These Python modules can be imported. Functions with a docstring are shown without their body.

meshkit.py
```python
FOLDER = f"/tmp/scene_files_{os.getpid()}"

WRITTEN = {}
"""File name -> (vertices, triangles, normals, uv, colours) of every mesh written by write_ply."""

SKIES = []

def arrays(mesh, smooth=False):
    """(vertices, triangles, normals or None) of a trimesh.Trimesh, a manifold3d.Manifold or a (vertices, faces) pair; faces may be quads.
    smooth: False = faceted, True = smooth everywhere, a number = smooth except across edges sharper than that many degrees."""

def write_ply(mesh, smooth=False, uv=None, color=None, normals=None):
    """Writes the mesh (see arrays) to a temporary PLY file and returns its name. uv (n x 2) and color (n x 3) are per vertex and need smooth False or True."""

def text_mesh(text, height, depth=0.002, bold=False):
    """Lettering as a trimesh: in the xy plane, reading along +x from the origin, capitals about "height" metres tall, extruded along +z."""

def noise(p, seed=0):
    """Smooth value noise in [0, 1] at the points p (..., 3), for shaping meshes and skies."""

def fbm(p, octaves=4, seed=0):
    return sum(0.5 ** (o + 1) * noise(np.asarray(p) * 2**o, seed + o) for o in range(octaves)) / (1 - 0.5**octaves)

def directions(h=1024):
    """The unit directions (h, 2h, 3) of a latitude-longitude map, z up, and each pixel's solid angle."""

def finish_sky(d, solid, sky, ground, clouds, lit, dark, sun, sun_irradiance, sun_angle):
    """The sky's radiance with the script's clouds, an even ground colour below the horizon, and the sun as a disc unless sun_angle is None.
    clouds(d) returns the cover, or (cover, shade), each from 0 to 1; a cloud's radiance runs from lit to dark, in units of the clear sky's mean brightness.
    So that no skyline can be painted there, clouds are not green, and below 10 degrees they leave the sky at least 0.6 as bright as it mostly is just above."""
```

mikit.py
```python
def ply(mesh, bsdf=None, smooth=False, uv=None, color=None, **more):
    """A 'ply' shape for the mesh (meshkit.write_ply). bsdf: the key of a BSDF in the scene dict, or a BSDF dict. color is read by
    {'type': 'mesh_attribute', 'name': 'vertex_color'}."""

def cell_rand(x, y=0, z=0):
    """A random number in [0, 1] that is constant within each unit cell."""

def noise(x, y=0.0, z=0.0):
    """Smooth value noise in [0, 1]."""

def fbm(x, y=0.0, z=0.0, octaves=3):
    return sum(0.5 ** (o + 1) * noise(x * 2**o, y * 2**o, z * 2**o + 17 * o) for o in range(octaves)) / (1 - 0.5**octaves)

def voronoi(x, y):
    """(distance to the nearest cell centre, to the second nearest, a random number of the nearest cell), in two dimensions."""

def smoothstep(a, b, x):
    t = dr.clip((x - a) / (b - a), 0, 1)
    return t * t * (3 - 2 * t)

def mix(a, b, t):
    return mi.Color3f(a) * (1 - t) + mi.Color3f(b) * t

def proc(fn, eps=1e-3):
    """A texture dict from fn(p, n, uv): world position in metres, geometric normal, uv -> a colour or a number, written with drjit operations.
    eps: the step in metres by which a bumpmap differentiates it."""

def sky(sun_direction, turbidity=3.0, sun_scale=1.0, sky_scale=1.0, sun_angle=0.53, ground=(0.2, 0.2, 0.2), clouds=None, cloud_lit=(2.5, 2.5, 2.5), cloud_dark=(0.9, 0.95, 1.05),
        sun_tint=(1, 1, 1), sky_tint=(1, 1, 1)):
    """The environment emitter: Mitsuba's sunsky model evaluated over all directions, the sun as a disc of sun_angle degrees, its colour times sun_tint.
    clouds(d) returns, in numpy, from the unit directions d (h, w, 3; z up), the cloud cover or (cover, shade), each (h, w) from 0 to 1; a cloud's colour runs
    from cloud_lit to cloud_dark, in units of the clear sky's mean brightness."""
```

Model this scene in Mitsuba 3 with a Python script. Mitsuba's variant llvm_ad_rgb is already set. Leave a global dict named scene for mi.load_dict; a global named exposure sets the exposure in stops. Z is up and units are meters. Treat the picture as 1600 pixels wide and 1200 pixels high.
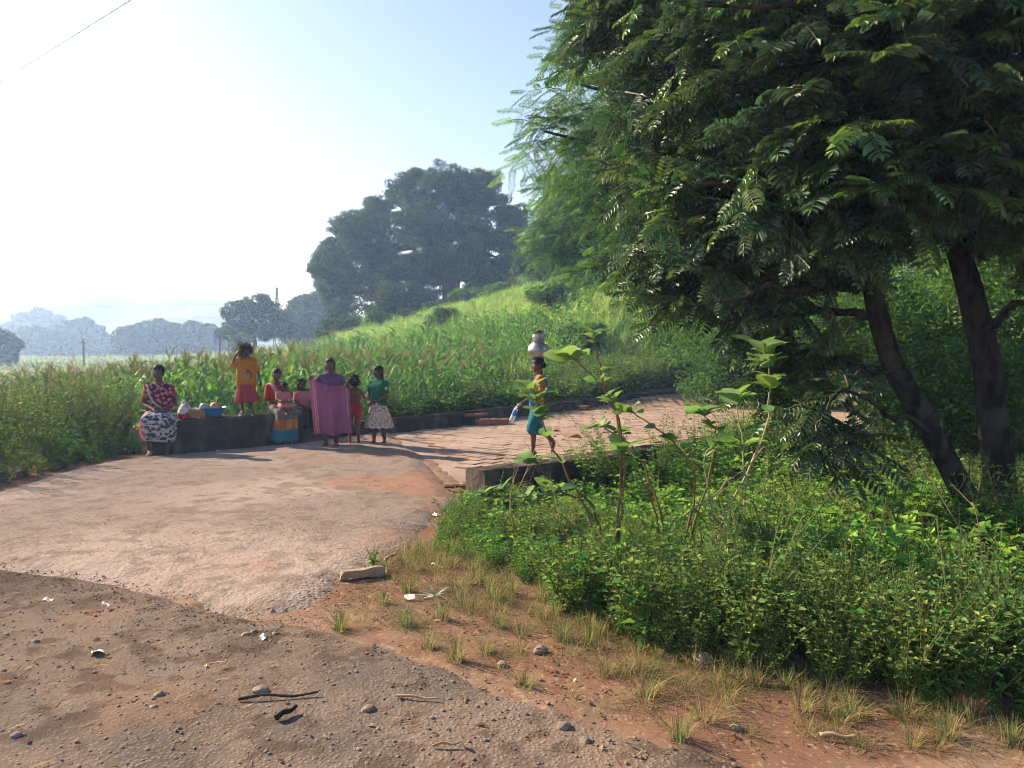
import math, numpy as np, trimesh, shapely, manifold3d as m3, mitsuba as mi, drjit as dr, mikit
from meshkit import noise as nz, fbm as nfbm
from scipy.spatial import Delaunay
from scipy.interpolate import RBFInterpolator
from shapely.geometry import Polygon, LineString
from mikit import proc, noise, fbm, voronoi, smoothstep, mix, cell_rand

T = mi.ScalarTransform4f
scene, labels = {}, {}
PI = math.pi

# ------------------------------------------------------------------ camera, light, exposure
EYE, PITCH = [0, 0, 1.65], math.atan(55 / 1186)
scene['camera'] = {'type': 'perspective', 'fov': 68.0, 'fov_axis': 'x', 'near_clip': 0.05, 'far_clip': 6000.0,
                   'to_world': T().look_at(origin=EYE, target=[0, math.cos(PITCH), EYE[2] - math.sin(PITCH)], up=[0, 0, 1]),
                   'medium': {'type': 'ref', 'id': 'air'}}
SUN = np.array([-0.83, 0.46, 0.53])
scene['daylight'] = mikit.sky(SUN, turbidity=3.6, sun_scale=1.65, sky_scale=1.08, sun_tint=(0.95, 1.0, 1.13), sky_tint=(1.04, 0.975, 1.0))
exposure = 2.75
HAZE = (0.00062, 0.00092, 0.00168)

# ------------------------------------------------------------------ helpers
def uniq(base):
    """base, then base_001, base_002 ... : the first key that no entry or label starts with"""
    k, n = base, 0
    while k in USED:
        n += 1
        k = f'{base}_{n:03d}'
    USED.add(k)
    return k
USED = set()

def tag(key, label=None, category=None, group=None, kind=None):
    d = {'label': label, 'category': category, 'group': group, 'kind': kind}
    labels[key] = {a: b for a, b in d.items() if b}
    return key

def thing(base, label, category, group=None):
    return tag(uniq(base), label, category, group)

def put(base, mesh, bsdf, parent=None, smooth=False, color=None, label=None, category=None, group=None, kind=None):
    key = uniq(f'{parent}__{base}' if parent else base)
    scene[key] = mikit.ply(mesh, bsdf, smooth=smooth, color=color)
    if label or category or group or kind:
        tag(key, label, category, group, kind)
    return key

def group_of(name, children):
    """children: {part: (mesh, colours, bsdf)} -> a shapegroup"""
    scene['proto_' + name] = {'type': 'shapegroup', **{k: mikit.ply(m, b, smooth=False, color=c) for k, (m, c, b) in children.items()}}
    return 'proto_' + name

def instances(key, protos, mats, rng):
    """stuff or crown: many copies under key__0001 ..."""
    for i, M in enumerate(mats):
        scene[f'{key}__{i + 1:04d}'] = {'type': 'instance', 'proto': {'type': 'ref', 'id': protos[rng.integers(len(protos))]}, 'to_world': T(M)}

def place(x, y, z, rot=0.0, s=1.0, tilt=(0, 0), sz=None):
    c, si = math.cos(rot), math.sin(rot)
    M = np.eye(4)
    sz = s if sz is None else sz
    M[:3, :3] = np.array([[c * s, -si * s, tilt[0] * sz], [si * s, c * s, tilt[1] * sz], [0, 0, sz]])
    M[:3, 3] = (x, y, z)
    return M

def frame(pos, d, up=(0, 0, 1), s=1.0):
    """matrix whose local +x runs along d, local +z near up"""
    d = np.asarray(d, float); d = d / np.linalg.norm(d)
    u = np.asarray(up, float)
    w = u - d * (u @ d)
    if np.linalg.norm(w) < 1e-3:
        w = np.array([1.0, 0.1, 0]) - d * d[0]
    w /= np.linalg.norm(w)
    M = np.eye(4)
    M[:3, 0], M[:3, 1], M[:3, 2], M[:3, 3] = d * s, np.cross(w, d) * s, w * s, pos
    return M

class MB:
    """collects triangles with a colour per vertex"""
    def __init__(self): self.v, self.f, self.c, self.n = [], [], [], 0
    def add(self, v, f, c=None):
        v = np.asarray(v, float); f = np.asarray(f, int)
        self.v.append(v); self.f.append(f + self.n); self.n += len(v)
        self.c.append(np.broadcast_to(np.asarray((1, 1, 1) if c is None else c, float), (len(v), 3)))
    def mesh(self): return trimesh.Trimesh(np.vstack(self.v), np.vstack(self.f), process=False)
    def col(self): return np.vstack(self.c)

def unit(a): return a / (np.linalg.norm(a, axis=-1, keepdims=True) + 1e-12)

def leaves(mb, P, D, N, L, W, fold=0.25, droop=0.15, c=(1, 1, 1), oblong=False):
    """many leaves folded along the midrib: foot P, direction D, face N, length L, width W; oblong ones have six corners"""
    P = np.asarray(P, float); n = len(P)
    D = unit(np.asarray(D, float)); N = np.asarray(N, float)
    N = unit(N - D * (N * D).sum(-1, keepdims=True)); S = np.cross(D, N)
    L, W = np.broadcast_to(L, n)[:, None], np.broadcast_to(W, n)[:, None]
    tip = P + D * L - N * L * droop
    if oblong:
        q = [P + D * L * t + S * W / 2 * s * k + N * W * (fold * k - droop * 0.3 * t) for t, k in ((0.28, 0.95), (0.72, 0.9)) for s in (1, -1)]
        v = np.stack([P, *q, tip], 1)
        f = np.array([[0, 1, 3], [0, 3, 5], [0, 5, 4], [0, 4, 2]])
    else:
        mid = P + D * L * 0.45
        v = np.stack([P, mid + S * W / 2 + N * W * fold, mid - S * W / 2 + N * W * fold, tip], 1)
        f = np.array([[0, 1, 3], [0, 3, 2]])
    m = v.shape[1]
    F = (f[None] + (np.arange(n) * m)[:, None, None]).reshape(-1, 3)
    col = np.repeat(np.broadcast_to(np.asarray(c, float), (n, 3)), m, axis=0)
    mb.add(v.reshape(-1, 3), F, col)

def big_leaf(P, D, N, L, W, fold=0.18, curl=0.25, segs=7, wave=0.0, seed=0, tip=0.9):
    """one broad leaf with a rounded outline, a midrib fold and a curl"""
    D = unit(np.asarray(D, float)); N = np.asarray(N, float); N = unit(N - D * (N @ D)); S = np.cross(D, N)
    t = np.linspace(0, 1, segs + 1)
    w = W / 2 * np.sin(PI * np.clip(t, 0, 1) ** tip) ** 0.75
    w[0], w[-1] = W * 0.04, 0.0
    mid = np.asarray(P)[None] + D[None] * (t * L)[:, None] - N[None] * (curl * L * t ** 2)[:, None]
    r = np.random.default_rng(seed)
    wob = wave * W * np.sin(t[:, None] * 9 + r.random() * 6)
    a = mid + S * w[:, None] + N * (w[:, None] * fold * 2 + wob)
    b = mid - S * w[:, None] + N * (w[:, None] * fold * 2 - wob)
    v = np.vstack([a, mid, b]); k = segs + 1
    f = []
    for i in range(segs):
        f += [[i, i + 1, k + i], [k + i, i + 1, k + i + 1], [k + i, k + i + 1, 2 * k + i], [2 * k + i, k + i + 1, 2 * k + i + 1]]
    return v, np.array(f)

def tube(path, radii, sides=6, cap=True):
    p = np.asarray(path, float); k = len(p)
    r = np.broadcast_to(np.asarray(radii, float), (k,))
    t = unit(np.gradient(p, axis=0))
    ref = np.array([0.31, 0.95, 0.05]) if abs(t[:, 2]).mean() > 0.7 else np.array([0.05, 0.1, 1.0])
    a = unit(np.cross(t, ref)); b = np.cross(t, a)
    ang = np.arange(sides) * 2 * PI / sides
    v = (p[:, None] + r[:, None, None] * (np.cos(ang)[None, :, None] * a[:, None] + np.sin(ang)[None, :, None] * b[:, None])).reshape(-1, 3)
    i, j = np.meshgrid(np.arange(k - 1), np.arange(sides), indexing='ij')
    q = np.stack([i * sides + j, i * sides + (j + 1) % sides, (i + 1) * sides + (j + 1) % sides, (i + 1) * sides + j], -1).reshape(-1, 4)
    f = np.vstack([q[:, [0, 2, 1]], q[:, [0, 3, 2]]])
    if cap:
        v = np.vstack([v, p[0], p[-1]]); j = np.arange(sides); e = (k - 1) * sides
        f = np.vstack([f, np.stack([j, (j + 1) % sides, 0 * j + k * sides], 1), np.stack([e + (j + 1) % sides, e + j, 0 * j + k * sides + 1], 1)])
    return v, f

def curve(pts, n=12):
    """smooth path through points (Catmull-Rom)"""
    p = np.asarray(pts, float)
    p = np.vstack([2 * p[0] - p[1], p, 2 * p[-1] - p[-2]])
    out = []
    m = len(p) - 3
    for t in np.linspace(0, m, n):
        i = min(int(t), m - 1); u = t - i
        a, b, c, d = p[i:i + 4]
        out.append(0.5 * (2 * b + (c - a) * u + (2 * a - 5 * b + 4 * c - d) * u * u + (3 * b - a - 3 * c + d) * u ** 3))
    return np.array(out)

def lump(r, seed, squash=(1, 1, 1), sub=2, rough=0.35):
    """an irregular stone or clod"""
    s = trimesh.creation.icosphere(subdivisions=sub)
    v = s.vertices * (1 + rough * (nfbm(s.vertices * 1.6 + seed * 7.31, 3, seed) - 0.5) * 2)[:, None] * np.asarray(squash) * r
    return trimesh.Trimesh(v, s.faces, process=False)

def block(sx, sy, sz, ch=0.01, seed=None, rough=0.0):
    """a box with chamfered edges, its foot at z = 0"""
    a = m3.Manifold.hull_points(np.array([[x * (sx / 2 - (i == 0) * ch), y * (sy / 2 - (i == 1) * ch), sz / 2 + z * (sz / 2 - (i == 2) * ch)]
                                          for x in (-1, 1) for y in (-1, 1) for z in (-1, 1) for i in range(3)]))
    m = a.to_mesh(); v = np.array(m.vert_properties[:, :3], float); f = np.array(m.tri_verts)
    return trimesh.Trimesh(v, f, process=False)

def moved(m, M):
    v = np.asarray(m.vertices) @ M[:3, :3].T + M[:3, 3]
    return trimesh.Trimesh(v, m.faces, process=False)

# ------------------------------------------------------------------ materials
def rgb(*c): return {'type': 'rgb', 'value': list(c)}
def matte(name, c, rough=0.9, two=True, spec=0.3):
    b = {'type': 'principled', 'base_color': c if isinstance(c, dict) else rgb(*c), 'roughness': rough, 'specular': spec}
    scene[name] = {'type': 'twosided', 'bsdf': b} if two else b
    return name
VC = {'type': 'mesh_attribute', 'name': 'vertex_color'}
def leafy(name, rough=0.45, trans=0.9, spec_eta=1.35, gloss=0.0):
    thin = {'type': 'principledthin', 'base_color': VC, 'roughness': rough, 'diff_trans': trans, 'eta': spec_eta, 'spec_trans': 0.0}
    coat = {'type': 'twosided', 'bsdf': {'type': 'principled', 'base_color': rgb(0.9, 0.9, 0.9), 'metallic': 1.0, 'roughness': rough}}
    scene[name] = {'type': 'blendbsdf', 'weight': gloss, 'leaf': thin, 'wax': coat} if gloss else thin
    return name
leafy('mat_leaf_soft', 0.55, 0.95)
leafy('mat_leaf_gloss', 0.42, 0.8, 1.5, 0.05)
leafy('mat_bigleaf', 0.40, 0.95, 1.4, 0.05)
leafy('mat_leaf_maize', 0.42, 0.95, 1.42, 0.035)
leafy('mat_leaf_far', 0.6, 0.6)

def soil_color(p, n, uv):
    a = fbm(p.x * 0.9, p.y * 0.9, 0.0, 4); b = fbm(p.x * 9, p.y * 9, 3.0, 3); g = noise(p.x * 60, p.y * 60)
    c = mix((0.165, 0.092, 0.064), (0.24, 0.165, 0.122), smoothstep(0.35, 0.7, a * 0.6 + b * 0.4))
    c = mix(c, (0.13, 0.085, 0.055), smoothstep(0.55, 0.8, b) * 0.7)
    c = mix(c, (0.40, 0.29, 0.2), smoothstep(0.72, 0.95, g) * 0.5)
    far = smoothstep(14.0, 30.0, p.y)
    veg = mix((0.12, 0.16, 0.05), (0.22, 0.24, 0.09), fbm(p.x * 0.05, p.y * 0.03, 5.0, 4))
    strip = smoothstep(0.42, 0.6, fbm(p.x * 0.006, p.y * 0.05, 9.0, 3))
    veg = mix(veg, (0.33, 0.34, 0.17), strip * smoothstep(45.0, 90.0, p.y))
    return mix(c, veg, far)
scene['mat_soil'] = {'type': 'twosided', 'bsdf': {'type': 'diffuse', 'reflectance': proc(soil_color)}}

def apron_color(p, n, uv):
    a = fbm(p.x * 0.7, p.y * 0.7, 0.0, 4); b = fbm(p.x * 6, p.y * 6, 1.0, 3); g = noise(p.x * 90, p.y * 90); s = noise(p.x * 38, p.y * 38, 7.0)
    c = mix((0.225, 0.178, 0.156), (0.302, 0.242, 0.212), smoothstep(0.3, 0.7, a))
    red = smoothstep(0.46, 0.66, fbm(p.x * 1.1 + 7, p.y * 1.1, 4.0, 4)) * smoothstep(-3.4, -1.0, p.x + 0.15 * (p.y - 8))
    c = mix(c, (0.30, 0.16, 0.105), red * 0.75)
    c = mix(c, (0.155, 0.122, 0.10), smoothstep(0.48, 0.74, b) * 0.65)
    c = mix(c, (0.10, 0.078, 0.065), smoothstep(0.80, 0.93, s) * smoothstep(0.4, 0.62, fbm(p.x * 1.7, p.y * 1.7, 11.0, 3)) * 0.8)
    return mix(c, (0.40, 0.33, 0.28), smoothstep(0.7, 1.0, g) * 0.4)
def apron_bump(p, n, uv): return fbm(p.x * 14, p.y * 14, 2.0, 4) * 0.7 + noise(p.x * 70, p.y * 70) * 0.3
scene['mat_apron'] = {'type': 'twosided', 'bsdf': {'type': 'bumpmap', 'scale': 0.018, 'arbitrary': proc(apron_bump, 0.004), 'bsdf': {'type': 'diffuse', 'reflectance': proc(apron_color)}}}

def road_color(p, n, uv):
    a = fbm(p.x * 0.8, p.y * 0.8, 3.0, 4); b = fbm(p.x * 5, p.y * 5, 8.0, 3); d, d2, r = voronoi(p.x * 55, p.y * 55)
    c = mix((0.085, 0.064, 0.053), (0.172, 0.13, 0.106), smoothstep(0.36, 0.66, a * 0.65 + b * 0.35))
    c = mix(c, (0.075, 0.068, 0.066), smoothstep(0.5, 0.7, fbm(p.x * 1.6 + 3, p.y * 1.6, 2.0, 3)) * 0.6)
    st = smoothstep(0.5, 0.25, d)
    c = mix(c, mix((0.05, 0.046, 0.045), (0.25, 0.21, 0.175), r), st * 0.45)
    c = mix(c, (0.065, 0.045, 0.034), smoothstep(0.52, 0.72, fbm(p.x * 9 + 2, p.y * 9, 31.0, 4)) * 0.6)
    return mix(c, (0.27, 0.15, 0.095), smoothstep(0.56, 0.75, fbm(p.x * 1.2, p.y * 1.2, 21.0, 4)) * 0.2)
def road_bump(p, n, uv):
    d, d2, r = voronoi(p.x * 55, p.y * 55)
    return smoothstep(0.6, 0.1, d) * (0.2 + 0.8 * r * r) * 0.6 + fbm(p.x * 15, p.y * 15, 2.0, 4) * 1.2
scene['mat_road'] = {'type': 'twosided', 'bsdf': {'type': 'bumpmap', 'scale': 0.006, 'arbitrary': proc(road_bump, 0.003), 'bsdf': {'type': 'diffuse', 'reflectance': proc(road_color)}}}

def paver_color(p, n, uv):
    a = fbm(p.x * 1.3, p.y * 1.3, 0.0, 4); r = cell_rand(p.x * 2.3, p.y * 2.3, 5); g = fbm(p.x * 22, p.y * 22, p.z * 22, 3)
    c = mix((0.27, 0.20, 0.165), (0.34, 0.26, 0.218), smoothstep(0.3, 0.7, a * 0.7 + r * 0.3))
    return mix(c, (0.25, 0.165, 0.125), smoothstep(0.5, 0.8, g) * 0.5)
scene['mat_paver'] = {'type': 'twosided', 'bsdf': {'type': 'diffuse', 'reflectance': proc(paver_color)}}

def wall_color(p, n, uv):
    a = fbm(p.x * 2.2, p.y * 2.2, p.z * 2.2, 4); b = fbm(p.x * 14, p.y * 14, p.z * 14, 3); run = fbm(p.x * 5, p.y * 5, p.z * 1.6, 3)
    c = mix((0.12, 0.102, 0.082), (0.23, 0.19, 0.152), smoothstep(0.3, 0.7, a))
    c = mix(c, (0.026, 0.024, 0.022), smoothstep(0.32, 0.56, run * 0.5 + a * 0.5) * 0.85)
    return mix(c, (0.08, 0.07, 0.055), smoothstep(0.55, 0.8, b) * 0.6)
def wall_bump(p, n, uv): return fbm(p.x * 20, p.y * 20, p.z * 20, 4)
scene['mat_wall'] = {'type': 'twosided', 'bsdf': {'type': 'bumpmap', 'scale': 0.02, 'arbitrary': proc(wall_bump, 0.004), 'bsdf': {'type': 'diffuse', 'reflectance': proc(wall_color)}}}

def bark_color(p, n, uv):
    a = fbm(p.x * 14, p.y * 14, p.z * 3.5, 4); b = fbm(p.x * 5, p.y * 5, p.z * 5, 3)
    return mix(mix((0.022, 0.018, 0.016), (0.062, 0.051, 0.043), smoothstep(0.3, 0.7, a)), (0.085, 0.08, 0.07), smoothstep(0.55, 0.75, b) * 0.5)
def bark_bump(p, n, uv): return fbm(p.x * 22, p.y * 22, p.z * 6, 3)
scene['mat_bark'] = {'type': 'twosided', 'bsdf': {'type': 'bumpmap', 'scale': 0.03, 'arbitrary': proc(bark_bump, 0.004), 'bsdf': {'type': 'diffuse', 'reflectance': proc(bark_color)}}}
scene['mat_stem'] = {'type': 'twosided', 'bsdf': {'type': 'diffuse', 'reflectance': VC}}

# ------------------------------------------------------------------ terrain
CTRL = np.array([
    (-30, 3, 0), (-10, 3, 0), (0, 2, 0), (0, -10, 0), (12, 2, 0), (30, 0, 0), (-5.5, 8, 0), (-2, 8, 0), (-1, 6, 0), (-5.0, 11, 0), (-2.5, 13, 0), (-2.7, 15, 0), (0.5, 16, 0),
    (0.4, 19, 0), (3, 15, 0), (2.0, 11.5, 0), (4, 21, 0), (7.2, 27, 0), (6, 19, 0), (9, 26, 0.1), (11, 22, 0.1), (14, 28, 0.6), (5, 15, 0),
    (-7.6, 12, -0.1), (-9, 9, -0.1), (-7, 14.5, -0.2), (-4.5, 15, -0.1), (-1.8, 17.5, -0.15), (1, 21.5, 0.0), (-12, 8, -0.2),
    (-15, 20, -0.8), (-9, 20, -0.45), (-25, 30, -1.2), (-14, 40, -0.75), (-40, 50, -1.6), (-6.5, 26, -0.05), (-3.5, 26, 0.3), (-10, 32, -0.35), (-70, 60, -1.7), (-40, 15, -0.8),
    (1, 27, 1.15), (0, 35, 2.7), (0.9, 55, 5.5), (-4, 40, 2.0), (-5, 52, 3.8), (-8, 60, 3.6), (-12.9, 60, 2.2), (-13, 45, 0.6), (-4.7, 70, 4.8), (-6, 80, 5.6), (4.9, 45, 6.2),
    (4, 33, 2.8), (8, 33, 2.6), (12, 38, 5.3), (10, 50, 7.0), (20, 40, 5.0), (20, 60, 7), (16, 32, 2.4), (30, 40, 5), (6, 80, 8), (-20, 80, 2.2), (-22, 100, 2.0),
    (-30, 90, -0.2), (-45, 110, -1.2), (-35, 130, -0.8), (-60, 150, -1.3), (-100, 100, -1.4), (-120, 280, -1.2), (-60, 250, -1.0), (0, 200, 6), (100, 200, 8), (60, 90, 8), (-10, 130, 5),
    (-250, 280, -1.2), (-250, 100, -1.5), (-200, 0, -1), (-60, 0, -0.6), (100, 0, 1), (200, 200, 6), (60, 30, 3), (0, -60, 0), (-100, -60, 0), (100, -60, 0),
    (1.7, 8.4, -0.35), (3, 9.3, -0.4), (3, 7, -0.25), (2.4, 5.0, -0.05), (5, 8, -0.2), (7, 8, -0.1), (1.0, 6.6, -0.08), (0.3, 5.2, 0.02), (0.6, 3.6, 0.03), (2.4, 3.2, 0.03), (6, 5, 0), (6, 12, -0.2)], float)
_rbf = RBFInterpolator(CTRL[:, :2], CTRL[:, 2], kernel='linear', smoothing=0.02)
def height(x, y):
    x, y = np.asarray(x, float), np.asarray(y, float)
    q = np.stack([np.clip(x.ravel(), -260, 220), np.clip(y.ravel(), -60, 300)], 1)
    return _rbf(q).reshape(x.shape)
def rough(x, y):
    p = np.stack([x, y, 0 * x], -1)
    return 0.05 * (nfbm(p * 1.3, 3, 3) - 0.5) + 0.02 * (nfbm(p * 7, 3, 5) - 0.5)
def land(x, y): return float(height(np.array([x]), np.array([y]))[0])

APRON = Polygon([(-6.6, 6.2), (-5.95, 8.6), (-6.08, 10.3), (-5.75, 11.7), (-5.45, 11.75), (-4.4, 12.75), (-3.4, 13.9), (-2.45, 15.05), (-0.47, 8.55), (-0.55, 8.2), (-0.73, 7.77), (-0.81, 6.35), (-1.04, 5.69),
                 (-1.20, 4.91), (-1.27, 4.63), (-1.53, 4.47), (-1.86, 4.63), (-2.30, 4.89), (-2.72, 5.13), (-3.21, 5.37), (-3.80, 5.56), (-5.2, 6.0)])
ROAD = Polygon([(-40, 22), (-6.4, 7.0), (-3.83, 5.61), (-3.24, 5.42), (-2.33, 4.95), (-1.55, 4.54), (-1.23, 4.48), (-0.75, 4.14), (-0.32, 3.77), (0.12, 3.46), (0.55, 3.16), (0.89, 2.94), (2.2, 2.35), (6, 0.4), (20, -7), (20, -20), (-40, -20)])
PAVE = Polygon([(-2.55, 15.0), (-0.1, 18.2), (2.2, 21.2), (7.3, 27.9), (8.2, 28.9), (11.5, 26), (6.0, 15.5), (3.9, 12.6), (2.5, 11.2), (1.05, 9.9), (-0.45, 8.75)])

def wobble(poly, step, amp, seed):
    ring = poly.exterior
    s = np.arange(0, ring.length, step)
    p = np.array([ring.interpolate(t).coords[0] for t in s])
    q = np.stack([p[:, 0], p[:, 1], 0 * s], 1)
    p = p + amp * np.stack([nfbm(q * 2.3, 4, seed) - 0.5, nfbm(q * 2.3 + 40, 4, seed + 9) - 0.5], 1) * 2
    return Polygon(p).buffer(0)

def sheet(poly, step, z):
    """triangles filling poly, heights from z(x, y, distance to the edge)"""
    x0, y0, x1, y1 = poly.bounds
    g = np.random.default_rng(1)
    X, Y = np.meshgrid(np.arange(x0, x1, step), np.arange(y0, y1, step))
    p = np.stack([X.ravel(), Y.ravel()], 1) + g.uniform(-0.2, 0.2, (X.size, 2)) * step
    pts = shapely.points(p)
    inside = shapely.contains(poly, pts)
    p, pts = p[inside], pts[inside]
    far = shapely.distance(poly.exterior, pts) > step * 0.4
    ring = np.array([poly.exterior.interpolate(t).coords[0] for t in np.arange(0, poly.exterior.length, step)])
    p = np.vstack([ring, p[far]])
    tri = Delaunay(p).simplices
    c = p[tri].mean(1)
    tri = tri[shapely.contains(poly, shapely.points(c))]
    a, b, cc = p[tri[:, 0]], p[tri[:, 1]], p[tri[:, 2]]
    cr = (b - a)[:, 0] * (cc - a)[:, 1] - (b - a)[:, 1] * (cc - a)[:, 0]
    tri[cr < 0] = tri[cr < 0][:, ::-1]
    d = shapely.distance(poly.exterior, shapely.points(p))
    return trimesh.Trimesh(np.column_stack([p, z(p[:, 0], p[:, 1], d)]), tri, process=False)

apron_poly, road_poly = wobble(APRON, 0.07, 0.11, 2), wobble(ROAD.intersection(shapely.box(-16, -3, 12, 12)), 0.15, 0.08, 5)
sunk = shapely.union_all([apron_poly, road_poly, PAVE]).buffer(-0.12)

def ground_axis(segments):
    return np.concatenate([np.arange(a, b, s) for a, b, s in segments] + [[segments[-1][1]]])
gx = ground_axis([(-3000, -600, 300), (-600, -120, 40), (-120, -40, 5), (-40, -12, 0.8), (-12, 9, 0.1), (9, 40, 0.8), (40, 120, 5), (120, 600, 40), (600, 3000, 300)])
gy = ground_axis([(-600, -60, 60), (-60, 0, 3), (0, 16, 0.1), (16, 60, 0.8), (60, 140, 2.5), (140, 600, 30), (600, 3000, 300)])
X, Y = np.meshgrid(gx, gy)
Z = height(X, Y) + rough(X, Y)
q = shapely.points(np.stack([X.ravel(), Y.ravel()], 1))
near = (np.abs(X) < 17) & (Y > -4) & (Y < 33)
dist = np.zeros(X.shape)
qn = q.reshape(X.shape)[near]
dist[near] = np.where(shapely.contains(sunk, qn), shapely.distance(sunk.boundary, qn), 0)
Z -= 0.07 * np.clip(dist / 0.15, 0, 1)
ny, nx = X.shape
i, j = np.meshgrid(np.arange(ny - 1), np.arange(nx - 1), indexing='ij')
a = i * nx + j
quads = np.stack([a, a + 1, a + nx + 1, a + nx], -1).reshape(-1, 4)
put('ground', (np.stack([X, Y, Z], -1).reshape(-1, 3), quads), 'mat_soil', smooth=True, kind='structure', label='red brown earth and pale green far fields under the plants')

def edge_z(lift, fade):
    return lambda x, y, d: height(x, y) + rough(x, y) * 0.7 + lift * np.clip(d / fade, 0, 1) - 0.015 * np.clip(1 - d / 0.05, 0, 1)
put('road', sheet(road_poly, 0.09, edge_z(0.012, 0.2)), 'mat_road', smooth=True, kind='structure', label='worn dark gravelly road across the foreground')
put('side_road', sheet(apron_poly, 0.09, lambda x, y, d: edge_z(0.035, 0.22)(x, y, d) + 0.012 * np.clip((d - 0.1) * 4, 0, 1)), 'mat_apron', smooth=True, kind='structure', label='dusty beige concrete side road leading off the main road')
paving = put('paving', sheet(PAVE, 0.3, lambda x, y, d: height(x, y) + rough(x, y) * 0.3 - 0.01), 'mat_paver', smooth=True, kind='structure', label='pinkish block paving behind the low walls')

put('dirt_lane', sheet(Polygon([(6.2, 15.9), (8.0, 20.0), (11.3, 26.0), (8.5, 29.0), (10, 31), (14.5, 29), (15, 23), (11, 17)]), 0.3, lambda x, y, d: height(x, y) + rough(x, y) * 0.6 + 0.03 * np.clip(d / 0.3, 0, 1)), 'mat_paver', smooth=True, kind='structure', label='reddish earth lane in the shade beyond the paving')

# pavers: rows across the lane, each block its own piece, the far rest as one
rng = np.random.default_rng(11)
U, V = np.array([0.6, 0.8]), np.array([0.8, -0.6])
blocks = []
for r in range(-8, 120):
    off = rng.uniform(0, 0.4)
    for c in range(-40, 80):
        p = np.array([-0.5, 8.6]) + U * (r * 0.242) + V * (c * 0.302 + (r % 2) * 0.151 - 4)
        if PAVE.buffer(-0.16).contains(shapely.Point(p)) and not apron_poly.buffer(0.1 + 0.55 * nz(np.array([p[0] * 0.9, p[1] * 0.9, 0.0]))).contains(shapely.Point(p)):
            blocks.append(p)
blocks = np.array(blocks)
blocks = blocks[np.argsort(np.hypot(blocks[:, 0], blocks[:, 1]))]
bz = height(blocks[:, 0], blocks[:, 1]) + 0.3 * rough(blocks[:, 0], blocks[:, 1])
shapes = [block(0.295 - 0.005 * k, 0.235 - 0.004 * k, 0.06, 0.010) for k in range(3)]
shape_files = [mikit.ply(s, 'mat_paver') for s in shapes]
rest = MB()
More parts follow.
